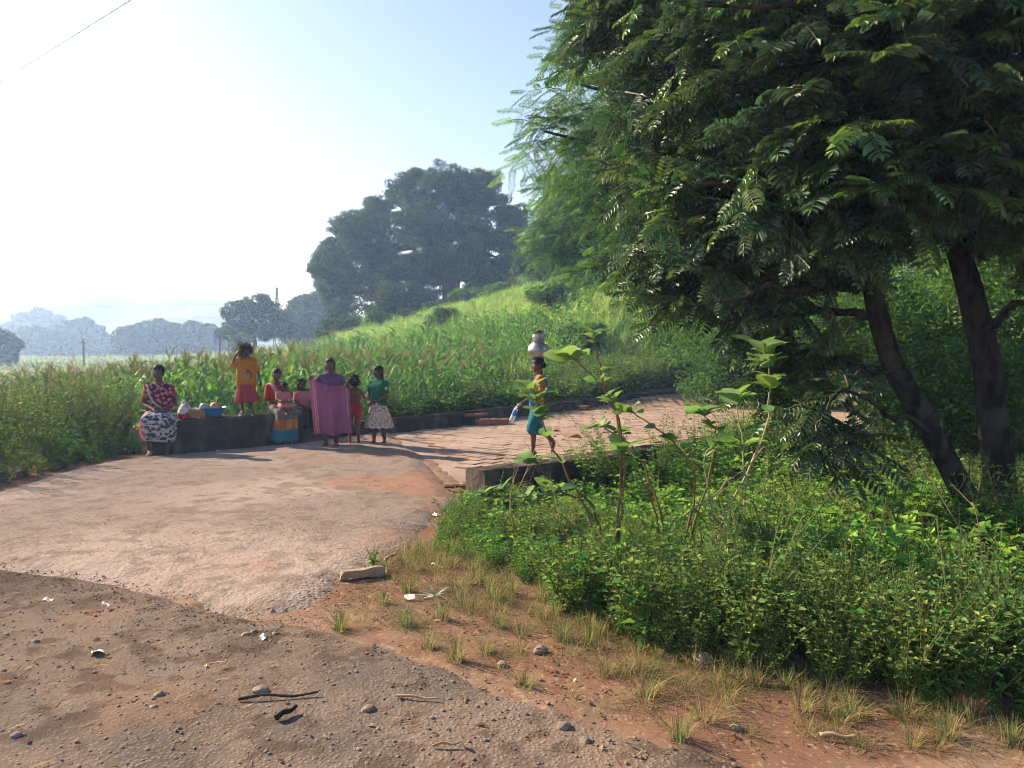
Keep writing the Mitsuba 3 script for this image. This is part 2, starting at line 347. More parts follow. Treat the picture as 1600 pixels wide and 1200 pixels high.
ang = math.atan2(V[1], V[0])
for k, (p, z) in enumerate(zip(blocks, bz)):
    M = place(p[0], p[1], z - 0.042 + rng.uniform(-0.004, 0.004), ang + rng.normal(0, 0.02))
    M[2, :2] = rng.normal(0, 0.009, 2)
    if k < 300:
        scene[uniq('paving__paver')] = {**shape_files[k % 3], 'to_world': T(M)}
    else:
        s = moved(shapes[k % 3], M); rest.add(s.vertices, s.faces)
put('far_pavers', rest.mesh(), 'mat_paver', parent='paving', kind='stuff')

# ------------------------------------------------------------------ low walls
def wall_strip(line, width, tops, foot=-0.35, step=0.09, seed=0):
    """a cast low wall: rounded shoulders, uneven faces"""
    ls = LineString(line); n = max(3, int(ls.length / step))
    s = np.linspace(0, ls.length, n)
    p = np.array([ls.interpolate(t).coords[0] for t in s]); t = unit(np.gradient(p, axis=0)); side = np.stack([-t[:, 1], t[:, 0]], 1)
    top = np.interp(s / ls.length, np.linspace(0, 1, len(tops)), tops)
    w = width / 2
    prof = [(-w, None)] + [(-w, h) for h in (0.5, 0.25, 0.1, 0.035)] + [(-w + 0.03, 0.0)] + [(x, 0.0) for x in np.linspace(-w + 0.09, w - 0.09, 4)] + [(w - 0.03, 0.0)] + [(w, h) for h in (0.035, 0.1, 0.25, 0.5)] + [(w, None)]
    rings = []
    for k in range(n):
        ring = []
        for x, h in prof:
            z = foot if h is None else max(top[k] - h, foot + 0.01)
            ring.append([p[k, 0] + side[k, 0] * x, p[k, 1] + side[k, 1] * x, z])
        rings.append(ring)
    v = np.array(rings); m = len(prof)
    q = v.reshape(-1, 3)
    d = (nfbm(q * 3.1 + seed, 3, seed) - 0.5) * 0.05 + (nfbm(q * 11 + seed, 3, seed) - 0.5) * 0.022
    c = np.array([p[:, 0], p[:, 1], top - 0.3]).T
    out = unit(q.reshape(n, m, 3) - c[:, None]).reshape(-1, 3)
    q = q + out * d[:, None]
    i, j = np.meshgrid(np.arange(n - 1), np.arange(m - 1), indexing='ij'); a = i * m + j
    f = np.stack([a, a + 1, a + m + 1, a + m], -1).reshape(-1, 4)
    f = np.vstack([f[:, [0, 1, 2]], f[:, [0, 2, 3]]])
    for e, flip in ((0, False), ((n - 1) * m, True)):   # end faces
        q = np.vstack([q, q[e:e + m].mean(0)]); k = len(q) - 1
        fan = np.stack([np.arange(m) + e, (np.arange(m) + 1) % m + e, np.full(m, k)], 1)
        f = np.vstack([f, fan[:, ::-1] if not flip else fan])
    return trimesh.Trimesh(q, f[:, ::-1], process=False)
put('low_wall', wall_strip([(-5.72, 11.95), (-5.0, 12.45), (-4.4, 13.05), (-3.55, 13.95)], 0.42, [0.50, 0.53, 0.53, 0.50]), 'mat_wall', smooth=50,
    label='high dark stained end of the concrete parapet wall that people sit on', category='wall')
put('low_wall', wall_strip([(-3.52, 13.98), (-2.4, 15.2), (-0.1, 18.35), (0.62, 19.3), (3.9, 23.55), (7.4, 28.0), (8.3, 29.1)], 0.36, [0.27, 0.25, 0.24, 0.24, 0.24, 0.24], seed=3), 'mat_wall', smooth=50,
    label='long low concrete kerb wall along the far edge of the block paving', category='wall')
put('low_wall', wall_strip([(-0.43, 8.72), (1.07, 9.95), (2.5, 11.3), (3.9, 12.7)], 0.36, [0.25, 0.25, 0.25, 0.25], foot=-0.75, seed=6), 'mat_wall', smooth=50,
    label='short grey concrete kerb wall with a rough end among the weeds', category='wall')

# ------------------------------------------------------------------ far hills and haze
def ridge(x0, x1, y, width, prof, seed):
    xs = np.linspace(x0, x1, 160); ys = np.linspace(-1, 1, 24)
    X, V_ = np.meshgrid(xs, ys)
    top = np.interp(xs, *np.array(prof, float).T)
    q = np.stack([X * 0.012, V_ * 2, 0 * X], -1)
    Z = top[None] * np.maximum(0, 1 - V_ ** 2) ** 0.8 * (0.8 + 0.4 * nfbm(q, 4, seed)) - 3
    i, j = np.meshgrid(np.arange(23), np.arange(159), indexing='ij'); a = i * 160 + j
    return (np.stack([X, y + V_ * width, Z], -1).reshape(-1, 3), np.stack([a, a + 1, a + 161, a + 160], -1).reshape(-1, 4))
matte('mat_hill', (0.06, 0.09, 0.04))
put('hills', ridge(-520, -90, 560, 90, [(-520, 30), (-380, 38), (-330, 42), (-290, 42), (-265, 37), (-240, 38), (-200, 36), (-150, 30), (-90, 12)], 3), 'mat_hill', smooth=True, kind='structure', label='pale far hills almost lost in the haze')
put('hills', ridge(-700, -200, 760, 100, [(-700, 38), (-500, 42), (-400, 42), (-200, 20)], 8), 'mat_hill', smooth=True, kind='structure', label='farthest ridge behind the hazy hills')
scene['air'] = {'type': 'homogeneous', 'albedo': rgb(0.94, 0.95, 0.96), 'sigma_t': rgb(*HAZE), 'phase': {'type': 'hg', 'g': 0.35}}
put_haze = T().translate([0, 420, 21]).scale([1400, 900, 24.5])
scene['haze'] = {'type': 'cube', 'to_world': put_haze, 'bsdf': {'type': 'null'}, 'interior': {'type': 'ref', 'id': 'air'}}
tag('haze', kind='stuff', label='thin morning haze over the fields')

# ------------------------------------------------------------------ plants: prototypes
LEAF_GAIN = 1.2
def hue(rng, n, base, spread=0.25, yellow=0.12):
    """n leaf colours round a base colour"""
    b = np.asarray(base, float) * LEAF_GAIN
    k = np.exp(rng.normal(0, spread, (n, 1)))
    y = np.clip(rng.normal(0, yellow, (n, 1)), -0.3, 0.5)
    return np.clip(b * k * (1 + y * np.array([[1.6, 0.5, -0.6]])), 0.004, 0.8)

def herb(seed, h=0.6, stems=9, per=11, leaf=0.055, base=(0.11, 0.23, 0.045), spread=0.55, wide=0.55, bare=0.15, col_stem=(0.14, 0.17, 0.06), flower=None):
    """a leafy weed: stems leaning out from one foot, leaves all along them"""
    g = np.random.default_rng(seed); fo, st = MB(), MB()
    for k in range(stems):
        az = g.uniform(0, 2 * PI); lean = g.uniform(0.05, spread) ; hh = h * g.uniform(0.6, 1.08)
        d = np.array([math.cos(az), math.sin(az), 0])
        t = np.linspace(0, 1, 5)[:, None]
        p = d * (lean * hh * t ** 1.4) + np.array([0, 0, 1]) * hh * (t - 0.12 * lean * t ** 2)
        st.add(*tube(p, [0.006, 0.005, 0.004, 0.003, 0.002], 3, False), col_stem)
        tt = np.sort(g.uniform(bare, 1.0, per)); P = np.stack([np.interp(tt, t[:, 0], p[:, i]) for i in range(3)], 1)
        a2 = np.arange(per) * 2.4 + g.uniform(0, 6)
        D = np.stack([np.cos(a2), np.sin(a2), g.uniform(0.0, 0.7, per)], 1)
        N = np.array([0, 0, 1.0]) + g.normal(0, 0.35, (per, 3))
        L = leaf * g.uniform(0.65, 1.25, per) * (1.15 - 0.45 * tt)
        leaves(fo, P + unit(D) * 0.008, D, N, L, L * wide * g.uniform(0.8, 1.15, per), 0.16, 0.22, hue(g, per, base))
        if flower is not None and g.random() < flower[0]:
            m = 14; Q = p[-1] + np.stack([g.normal(0, 0.02, m), g.normal(0, 0.02, m), g.uniform(-0.12, 0.08, m)], 1)
            leaves(fo, Q, g.normal(0, 1, (m, 3)), g.normal(0, 1, (m, 3)), 0.022, 0.016, 0.1, 0.1, hue(g, m, flower[1], 0.3, 0.05))
    return fo, st

def tuft(seed, h=0.25, n=60, w=0.006, base=(0.12, 0.19, 0.05), dry=0.4, spread=0.7, segs=3):
    """a tuft of grass blades, part of them straw coloured"""
    g = np.random.default_rng(seed); mb = MB()
    for k in range(n):
        az = g.uniform(0, 2 * PI); d = np.array([math.cos(az), math.sin(az), 0]); s = np.array([-d[1], d[0], 0])
        hh = h * g.uniform(0.45, 1.15); lean = g.uniform(0.1, spread)
        t = np.linspace(0, 1, segs + 1)[:, None]
        p = d * g.uniform(0, 0.05) + d * (lean * hh * t ** 1.7) + np.array([0, 0, 1]) * hh * (t - 0.35 * lean * t ** 2)
        ww = w * g.uniform(0.7, 1.4) * (1 - t) ** 0.6 / 2
        v = np.vstack([p + s * ww, p - s * ww]); m = segs + 1
        f = [[i, i + 1, m + i] for i in range(segs)] + [[m + i, i + 1, m + i + 1] for i in range(segs)]
        c = hue(g, 1, (0.25, 0.19, 0.10) if g.random() < dry else base, 0.25, 0.1)
        mb.add(v, f, c)
    return mb

def clump(seed, n=150, leaf=0.12, wide=0.5, base=(0.09, 0.17, 0.04), flat=0.7, spread=0.28, face=None):
    """a ball of leaves about one metre in radius, denser towards its surface"""
    g = np.random.default_rng(seed); mb = MB()
    u = unit(g.normal(0, 1, (n, 3))); r = g.uniform(0.25, 1, (n, 1)) ** 0.5
    lob = 0.75 + 0.5 * nfbm(u * 1.7 + seed * 3.1, 2, seed)[:, None]
    P = u * r * lob * np.array([1, 1, flat])
    D = u + g.normal(0, 0.6, (n, 3)) + np.array([0, 0, -0.15]); N = np.array([0, 0, 0.9]) + u * 0.5 + g.normal(0, 0.4, (n, 3))
    if face is not None:      # leaves lie like shingles on the head
        N = u * face[0] + np.array([0, 0, face[1]]) + g.normal(0, face[2], (n, 3)); D = np.cross(u, g.normal(0, 1, (n, 3))) + np.array([0, 0, -0.4])
    L = leaf * g.uniform(0.6, 1.35, n)
    leaves(mb, P, D, N, L, L * wide, 0.14, 0.2, hue(g, n, base, spread))
    return mb

def pinnate(mb, P, D, N, L, pairs, ll, lw, g, base, droop=0.25, fold=0.12, oblong=False):
    """one feather leaf: a thin stalk with pairs of leaflets"""
    D = unit(np.asarray(D, float)); N = np.asarray(N, float); N = unit(N - D * (N @ D)); S = np.cross(D, N)
    t = np.linspace(0.18, 1, pairs)
    mid = P + D * (t * L)[:, None] - N * (droop * L * t ** 2)[:, None]
    tang = unit(D - N * (2 * droop * t)[:, None])
    k = np.clip(0.55 + 0.9 * np.sin(PI * (0.12 + 0.8 * t)), 0, 1.2)
    for sgn in (-1, 1):
        d = S * sgn + tang * 0.45 - N * g.uniform(0.05, 0.35, (pairs, 1))
        leaves(mb, mid, d, N + g.normal(0, 0.14, (pairs, 3)), ll * k * g.uniform(0.88, 1.1, pairs), lw * g.uniform(0.85, 1.1, pairs), fold, 0.18, hue(g, pairs, base, 0.13, 0.05), oblong)
    leaves(mb, mid[-1:], tang[-1:], N[None], ll * 0.8, lw, fold, 0.15, hue(g, 1, base, 0.1, 0.05))
    q = np.vstack([P, mid[::4], mid[-1]])
    v, f = tube(q, 0.0018, 3, False)
    mb.add(v, f, (0.11, 0.13, 0.05))

def spray(seed, n=8, leaf=0.26, pairs=8, ll=0.058, lw=0.021, base=(0.055, 0.12, 0.028), length=0.5, oblong=False):
    """a leafy twig along +x carrying feather leaves on alternate sides"""
    g = np.random.default_rng(seed); mb = MB()
    t = np.linspace(0, 1, 7)
    p = np.stack([t * length, 0.05 * np.sin(t * 5 + g.uniform(0, 6)) * length, -0.16 * length * t ** 2], 1)
    v, f = tube(p, np.linspace(0.007, 0.003, 7), 4, False); mb.add(v, f, (0.10, 0.085, 0.05))
    tone = hue(g, n, base, 0.22, 0.12)
    for k in range(n):
        u = 0.12 + 0.88 * k / (n - 1); P = np.array([np.interp(u, t, p[:, i]) for i in range(3)])
        a = (1 if k % 2 else -1) * g.uniform(0.5, 1.15) * (1 - 0.75 * (k == n - 1))
        D = np.array([math.cos(a), math.sin(a), g.uniform(-0.25, 0.35)])
        pinnate(mb, P, D, np.array([0, 0, 1.0]) + g.normal(0, 0.28, 3), leaf * g.uniform(0.75, 1.15), pairs, ll, lw, g, tone[k], g.uniform(0.12, 0.4), oblong=oblong)
    return mb

def maize(seed, h=1.7):
    g = np.random.default_rng(seed); fo, st, ta = MB(), MB(), MB()
    lean = g.normal(0, 0.03, 2)
    p = np.stack([lean[0] * np.linspace(0, 1, 5), lean[1] * np.linspace(0, 1, 5), np.linspace(0, h * 0.9, 5)], 1)
    st.add(*tube(p, [0.014, 0.013, 0.011, 0.008, 0.005], 5, False), (0.16, 0.21, 0.07))
    az0 = g.uniform(0, PI)
    for k in range(10):
        z = h * (0.14 + 0.07 * k) ; a = az0 + k * PI + g.normal(0, 0.35)
        d = np.array([math.cos(a), math.sin(a), 0]); L = h * g.uniform(0.36, 0.5) * (1 - 0.04 * abs(k - 5)); s = np.array([-d[1], d[0], 0])
        n = 7; t = np.linspace(0, 1, n)[:, None]
        up, bend = g.uniform(0.75, 1.15), g.uniform(0.7, 1.35)
        mid = np.array([lean[0] * z / h, lean[1] * z / h, z]) + d * (L * (0.72 * t + 0.1 * np.sin(t * 3))) + np.array([0, 0, 1]) * L * (up * t - bend * t ** 2.2)
        w = 0.05 * g.uniform(0.8, 1.2) * np.minimum(1, 0.35 + 3 * t) * (1 - t ** 2.2) ** 0.8
        tw = g.normal(0, 0.5) * t
        side = s * np.cos(tw) + np.array([0, 0, 1]) * np.sin(tw)
        up_ = np.array([0, 0, 1]) * w * 0.4
        v = np.vstack([mid + side * w + up_, mid, mid - side * w + up_]); f = []
        for i in range(n - 1):
            f += [[i, i + 1, n + i], [n + i, i + 1, n + i + 1], [n + i, n + i + 1, 2 * n + i], [2 * n + i, n + i + 1, 2 * n + i + 1]]
        c = hue(g, 1, (0.38, 0.31, 0.15) if k < 2 and g.random() < 0.5 else (0.085, 0.195, 0.033), 0.22, 0.12)
        fo.add(v, f, c)
    top = p[-1]
    for k in range(7):
        a = g.uniform(0, 2 * PI); d = np.array([math.cos(a) * 0.28, math.sin(a) * 0.28, 1.0]) if k else np.array([0, 0, 1.0])
        q = top + np.outer(np.linspace(0, 0.26 * g.uniform(0.8, 1.2), 4), unit(d[None])[0]) + np.outer(np.linspace(0, 1, 4) ** 2, [d[0] * 0.15, d[1] * 0.15, -0.02])
        ta.add(*tube(q, [0.004, 0.0085, 0.007, 0.002], 4, False), hue(g, 1, (0.33, 0.32, 0.16), 0.2, 0.05)[0])
    return {'stalk': (st.mesh(), st.col(), 'mat_stem'), 'foliage': (fo.mesh(), fo.col(), 'mat_leaf_maize'), 'tassel': (ta.mesh(), ta.col(), 'mat_leaf_soft')}

def single(name, mb, bsdf): return group_of(name, {'foliage': (mb.mesh(), mb.col(), bsdf)})
def fused(fo, st):
    mb = MB(); mb.add(fo.mesh().vertices, fo.mesh().faces, fo.col()); mb.add(st.mesh().vertices, st.mesh().faces, st.col()); return mb

def scatter_in(poly, n, rng, avoid=None):
    x0, y0, x1, y1 = poly.bounds; out = []
    while sum(map(len, out)) < n:
        p = np.stack([rng.uniform(x0, x1, n), rng.uniform(y0, y1, n)], 1)
        ok = shapely.contains(poly, shapely.points(p))
        if avoid is not None: ok &= ~shapely.contains(avoid, shapely.points(p))
        out.append(p[ok])
        if len(out) > 60: break
    return np.vstack(out)[:n]

WALLS = shapely.union_all([LineString([(-5.8, 11.9), (-4.4, 13.05), (-2.4, 15.2), (0.62, 19.3), (7.4, 28.0), (8.4, 29.2)]).buffer(0.3), LineString([(-0.5, 8.7), (1.07, 9.95), (3.9, 12.7)]).buffer(0.26)])
LANE = shapely.union_all([PAVE, apron_poly.buffer(-0.08), WALLS])

# ------------------------------------------------------------------ maize field behind the wall
rng = np.random.default_rng(21)
maize_protos = [group_of(f'maize_{k}', maize(40 + k, 1.42 + 0.1 * k)) for k in range(5)]
maize_bare = []
for k in range(5):
    h = maize(40 + k, 1.42 + 0.1 * k); h.pop('tassel'); maize_bare.append(group_of(f'maize_bare_{k}', h))
FIELD = Polygon([(-6.6, 13.7), (-5.0, 13.4), (-3.9, 14.6), (-2.6, 16.6), (-1.2, 18.6), (-0.2, 21.5), (-1.5, 27), (-5, 33), (-11, 46), (-33, 48), (-31, 34), (-17, 17), (-9.5, 15.5)])
spots = []
for r in np.arange(-40, 60, 0.62):
    for s in np.arange(-20, 80, 0.27):
        p = np.array([-6, 14]) + U * s + V * r * 1.0 + rng.normal(0, 0.05, 2)
        spots.append(p)
spots = np.array(spots)
spots = spots[shapely.contains(FIELD, shapely.points(spots))]
fall = np.clip(1.25 - np.hypot(spots[:, 0], spots[:, 1]) / 60, 0.45, 1)
spots = spots[rng.random(len(spots)) < fall]
spots = spots[np.argsort(np.hypot(spots[:, 0], spots[:, 1]))]
hz = height(spots[:, 0], spots[:, 1])
for k, ((x, y), z) in enumerate(zip(spots, hz)):
    left = np.clip((-x - 8) / 12, 0, 1)
    M = place(x, y, z - 0.02, rng.uniform(0, 6.28), rng.uniform(0.86, 1.08) * (1 - 0.28 * left), rng.normal(0, 0.06, 2))
    d = {'type': 'instance', 'proto': {'type': 'ref', 'id': (maize_bare if y > 23 and x > -9 else maize_protos)[rng.integers(5)]}, 'to_world': T(M)}
    if k < 290:
        key = uniq('maize_plant'); scene[key] = d
        tag(key, 'green maize plant with a brown tassel in the dense field behind the low wall', 'maize plant', 'maize plants of the field behind the wall')
    else:
        scene[f'maize_field__{k - 289:04d}'] = d
tag('maize_field', 'farther maize plants of the field running together into one mass', kind='stuff')

# ------------------------------------------------------------------ low weeds
weed_protos = [single(f'weed_{k}', fused(*herb(70 + k, 0.36 + 0.07 * k, [10, 8, 11, 7, 9, 12][k], [13, 11, 14, 9, 13, 15][k], [0.046, 0.072, 0.05, 0.092, 0.058, 0.04][k], [(0.12, 0.26, 0.045), (0.09, 0.19, 0.05), (0.17, 0.28, 0.05), (0.08, 0.18, 0.04), (0.20, 0.27, 0.07), (0.10, 0.22, 0.06)][k], 0.75)), 'mat_leaf_soft') for k in range(6)]
fine_protos = [single(f'fine_weed_{k}', fused(*herb(90 + k, 0.42, 14, 18, 0.03, [(0.13, 0.25, 0.05), (0.15, 0.24, 0.06), (0.11, 0.22, 0.05)][k], 0.8, 0.6)), 'mat_leaf_soft') for k in range(3)]
tall_protos = [single(f'tall_weed_{k}', fused(*herb(110 + k, 1.1, 13, 24, 0.062, [(0.075, 0.14, 0.035), (0.085, 0.155, 0.035), (0.11, 0.175, 0.045)][k], 0.42, 0.5, 0.1, flower=(0.35, (0.17, 0.115, 0.08)))), 'mat_leaf_soft') for k in range(3)]
tall_green = [single(f'tall_green_{k}', fused(*herb(118 + k, 0.85, 11, 20, 0.075, [(0.11, 0.24, 0.045), (0.14, 0.26, 0.05)][k], 0.6, 0.6, 0.05)), 'mat_leaf_soft') for k in range(2)]
grass_protos = [single(f'grass_{k}', tuft(130 + k, 0.26, 70, 0.007, dry=[0.35, 0.6, 0.8][k]), 'mat_leaf_soft') for k in range(3)]

def grow(key, protos, poly, n, rng, smin, smax, label, avoid=LANE, size=None, sink=0.03, patch=0):
    p = scatter_in(poly, n, rng, avoid); z = height(p[:, 0], p[:, 1])
    sz = rng.uniform(smin, smax, len(p)) * (1 if size is None else size(p[:, 0], p[:, 1]))
    if patch:      # species in patches, of uneven height, with gaps between them
        q = np.stack([p[:, 0], p[:, 1], 0 * p[:, 0]], 1); sp = nz(q * patch + 7, 5); tall = nz(q * patch * 1.7, 9)
        sz = sz * (0.62 + 0.75 * tall); keep = rng.random(len(p)) < np.clip(0.25 + 1.7 * nz(q * patch * 2.3, 3), 0, 1)
        which = np.clip((sp * 1.5 - 0.25 + rng.normal(0, 0.13, len(p))) * len(protos), 0, len(protos) - 1).astype(int)
        p, z, sz, which = p[keep], z[keep], sz[keep], which[keep]
    mats = [place(a, b, c - sink, rng.uniform(0, 6.28), s, rng.normal(0, 0.1, 2)) for (a, b), c, s in zip(p, z, sz)]
    if patch:
        for i, (M, w) in enumerate(zip(mats, which)):
            scene[f'{key}__{i + 1:04d}'] = {'type': 'instance', 'proto': {'type': 'ref', 'id': protos[w]}, 'to_world': T(M)}
    else:
        instances(key, protos, mats, rng)
    tag(key, label, kind='stuff')

RIGHT = Polygon([(-0.60, 8.4), (-0.67, 7.19), (-0.61, 5.96), (-0.05, 5.45), (0.21, 4.89), (0.60, 4.38), (1.03, 4.01), (1.47, 3.81), (1.90, 3.56), (2.62, 3.62), (4.2, 3.7), (9, 5), (9, 14), (4.5, 12.9), (3.1, 11.3), (1.3, 9.55), (-0.2, 8.35)])
near_edge = LineString([(-0.61, 5.96), (-0.05, 5.45), (0.21, 4.89), (0.60, 4.38), (1.03, 4.01), (1.47, 3.81), (1.90, 3.56), (2.62, 3.62)])
def edge_size(x, y):
    d = shapely.distance(near_edge, shapely.points(np.stack([x, y], 1)))
    low = 1 - 0.5 * np.clip((2.6 - x) / 1.5, 0, 1) * np.clip((y - 5.2) / 1.0, 0, 1)
    return low * np.clip(0.4 + 0.6 * d / 1.1, 0.4, 1.0) * (0.55 + 0.95 * nz(np.stack([x * 1.1, y * 1.1, 0 * x], 1)))
grow('weeds', weed_protos, RIGHT, 1250, rng, 0.75, 1.2, 'thick bright green leafy weeds filling the ditch right of the side road', size=edge_size, patch=0.8)
grow('low_weeds', weed_protos + fine_protos, Polygon([(-0.45, 8.2), (-0.67, 7.19), (-0.64, 5.96), (-0.05, 5.45), (0.21, 4.89), (0.60, 4.38), (1.19, 3.97), (1.63, 5.45), (1.30, 7.61), (1.2, 9.4), (0.4, 8.9)]), 800, rng, 0.3, 0.62, 'low bright green weeds spreading out of the ditch towards the side road', patch=1.3)
grow('front_weeds', weed_protos + fine_protos, Polygon([(0.24, 4.65), (0.57, 4.19), (0.99, 3.82), (1.39, 3.60), (1.81, 3.38), (2.33, 3.22), (3.6, 4.4), (2.20, 5.15), (0.93, 5.45)]), 620, rng, 0.45, 1.05, 'green weeds crowding towards the main road', patch=1.3)
broad_protos = [single(f'broad_weed_{k}', fused(*herb(160 + k, 0.5, 7, 9, 0.105, [(0.12, 0.27, 0.05), (0.15, 0.28, 0.05)][k], 0.6, 0.62)), 'mat_leaf_soft') for k in range(2)]
grow('broad_weeds', broad_protos, Polygon([(-0.35, 8.25), (-0.62, 7.32), (-0.20, 5.78), (0.47, 5.45), (1.43, 4.77), (2.28, 4.43), (5, 6), (5, 9), (3.2, 11), (1.2, 9.4)]), 300, rng, 0.7, 1.25, 'broad leaved bright weeds scattered through the ditch growth', size=lambda x, y: np.clip(0.62 + 0.25 * (x - 0.5), 0.6, 1.1))
grow('fine_weeds', fine_protos, RIGHT, 700, rng, 0.7, 1.15, 'small leaved green weeds among the broader ones at the roadside', size=edge_size, patch=1.1)
mat_protos = [single(f'grass_mat_{k}', tuft(140 + k, 0.22, 70, 0.005, (0.10, 0.15, 0.045), [0.55, 0.7, 0.85][k], 1.9), 'mat_leaf_soft') for k in range(3)]
grow('dry_grass', mat_protos, near_edge.buffer(0.58), 380, rng, 0.3, 0.85, 'matted dry brown grass lying along the foot of the weeds')
grow('verge_grass', grass_protos, near_edge.buffer(0.4), 150, rng, 0.3, 0.7, 'dry and green grass along the front edge of the roadside weeds')
grow('sparse_grass', mat_protos, Polygon([(-1.02, 5.96), (-1.14, 4.77), (-0.85, 4.14), (-0.13, 3.66), (0.55, 3.16), (1.02, 2.94), (2.13, 2.94), (2.55, 3.52), (1.47, 3.81), (0.60, 4.38), (-0.05, 5.45)]), 330, rng, 0.2, 0.6, 'short scattered dry grass on the red earth of the verge', avoid=shapely.union_all([LANE, road_poly.buffer(-0.25)]))
LEFT = Polygon([(-6.0, 7.0), (-6.02, 8.6), (-6.15, 10.3), (-5.85, 11.6), (-6.0, 12.6), (-7.2, 13.6), (-10, 14.5), (-12, 12), (-8, 7)])
grow('left_weeds', weed_protos + fine_protos, LEFT, 620, rng, 0.75, 1.2, 'low green weeds along the left edge of the side road', patch=0.9, size=lambda x, y: np.clip(0.35 + 0.9 * (-5.9 - x), 0.35, 1.0))
BACK = Polygon([(-3.0, 15.2), (-2.3, 16.1), (-0.2, 18.9), (0.5, 19.7), (3.7, 23.9), (7.6, 28.8), (8.2, 31), (4, 27.5), (0.5, 23.0), (-1.2, 20.5), (-2.6, 17.4)])
grow('wall_weeds', weed_protos + broad_protos, BACK, 820, rng, 1.1, 1.9, 'dark leafy weeds growing along the back of the low wall')

# dead and bare stems sticking out of the ditch growth
mb = MB(); dp = scatter_in(RIGHT, 85, rng, LANE)
for (x, y), z in zip(dp, height(dp[:, 0], dp[:, 1])):
    d = np.array([rng.normal(0, 0.45), rng.normal(0, 0.3), 1.0]) * rng.uniform(0.45, 0.95); k = rng.uniform(0, 1)
    p = curve([[x, y, z], np.array([x, y, z]) + d * 0.5 + rng.normal(0, 0.03, 3), np.array([x, y, z]) + d + rng.normal(0, 0.06, 3)], 9)
    mb.add(*tube(p, np.linspace(0.006, 0.002, 9), 4, False), np.array([0.24, 0.18, 0.11]) * (0.35 + 0.8 * k))
    for _ in range(2):
        q = p[rng.integers(4, 8)]; mb.add(*tube(np.array([q, q + d * 0.15 + rng.normal(0, 0.08, 3)]), [0.003, 0.001], 3, False), np.array([0.24, 0.18, 0.11]) * (0.35 + 0.8 * k))
put('dead_stems', mb.mesh(), 'mat_stem', color=mb.col(), kind='stuff', label='thin dead brown stems sticking up out of the ditch weeds')

# tall bushy weeds at the left
tl = Polygon([(-6.5, 9.8), (-6.4, 12.0), (-6.5, 13.4), (-9.5, 15.2), (-13, 15), (-10, 9.5), (-7.4, 8.6)])
tp = scatter_in(tl, 120, rng)
for (x, y), z in zip(tp, height(tp[:, 0], tp[:, 1])):
    key = uniq('tall_weed'); sc = rng.uniform(0.95, 1.45) * np.clip(0.55 + 0.6 * (-6.2 - x), 0.55, 1)
    scene[key] = {'type': 'instance', 'proto': {'type': 'ref', 'id': tall_protos[rng.integers(3)]}, 'to_world': T(place(x, y, z - 0.03, rng.uniform(0, 6.28), sc, rng.normal(0, 0.12, 2)))}
    tag(key, 'tall bushy weed with brownish seed heads at the left edge of the scene', 'weed', 'tall bushy weeds left of the side road')

# tall weeds that hide the far part of the near kerb wall
kw = np.array([LineString([(1.25, 9.35), (2.0, 9.95), (3.0, 10.9), (4.2, 12.2)]).interpolate(t).coords[0] for t in np.linspace(0, 3.9, 26)]) + rng.normal(0, 0.16, (26, 2))
for (x, y), z in zip(kw, height(kw[:, 0], kw[:, 1])):
    key = uniq('tall_weed'); scene[key] = {'type': 'instance', 'proto': {'type': 'ref', 'id': (tall_green if rng.random() < 0.8 else tall_protos)[rng.integers(2)]}, 'to_world': T(place(x, y, z - 0.03, rng.uniform(0, 6.28), rng.uniform(0.75, 1.15), rng.normal(0, 0.15, 2)))}
    tag(key, 'tall green weed growing up against the short near kerb wall', 'weed', 'tall weeds against the near kerb wall')

# ------------------------------------------------------------------ hillside
hill_protos = [single(f'hill_{k}', clump(150 + k, 170, 0.17, 0.5, [(0.145, 0.295, 0.055), (0.205, 0.345, 0.065), (0.11, 0.24, 0.05), (0.235, 0.355, 0.09)][k], 0.6), 'mat_leaf_soft') for k in range(4)]
HILL = Polygon([(-1.5, 21.5), (0.5, 22.5), (3.7, 24.8), (7.4, 29.2), (9, 31), (14, 31), (20, 36), (16, 50), (6, 56), (-3, 62), (-9, 72), (-14, 66), (-13, 50), (-8, 38), (-3, 30)])
grow('hillside_growth', hill_protos, HILL, 4300, rng, 0.45, 0.9, 'bright green scrubby growth covering the slope behind the wall', sink=0.12, patch=0.22)
hg = [single(f'hill_grass_{k}', tuft(170 + k, 0.8, 44, 0.022, (0.235, 0.355, 0.095), 0.05, 0.7), 'mat_leaf_soft') for k in range(2)]
grow('hillside_grass', hg, HILL, 2300, rng, 0.7, 1.3, 'tall pale grass standing in the growth on the slope', patch=0.3)
hm = scatter_in(Polygon([(-1.5, 22.5), (1.5, 23.5), (3, 29), (0, 35), (-5, 36), (-3, 29)]), 200, rng)
hill_maize = []
for k in range(2):
    h = maize(48 + k, 1.5); h.pop('tassel'); hill_maize.append(group_of(f'hill_maize_{k}', h))
instances('hillside_maize', hill_maize, [place(x, y, z - 0.05, rng.uniform(0, 6.28), rng.uniform(0.75, 1.0), rng.normal(0, 0.08, 2)) for (x, y), z in zip(hm, height(hm[:, 0], hm[:, 1]))], rng)
tag('hillside_maize', 'thin maize growing up the foot of the green slope', kind='stuff')
hb = scatter_in(HILL, 60, rng)
instances('hillside_bushes', hill_protos, [place(x, y, z + 0.1, rng.uniform(0, 6.28), rng.uniform(0.9, 1.5), (0, 0)) for (x, y), z in zip(hb, height(hb[:, 0], hb[:, 1]))], rng)
tag('hillside_bushes', 'darker bushy patches in the growth on the slope', kind='stuff')
far_protos = [single(f'field_{k}', clump(190 + k, 90, 0.34, 0.35, [(0.21, 0.27, 0.11), (0.26, 0.29, 0.14)][k], 0.35), 'mat_leaf_far') for k in range(2)]
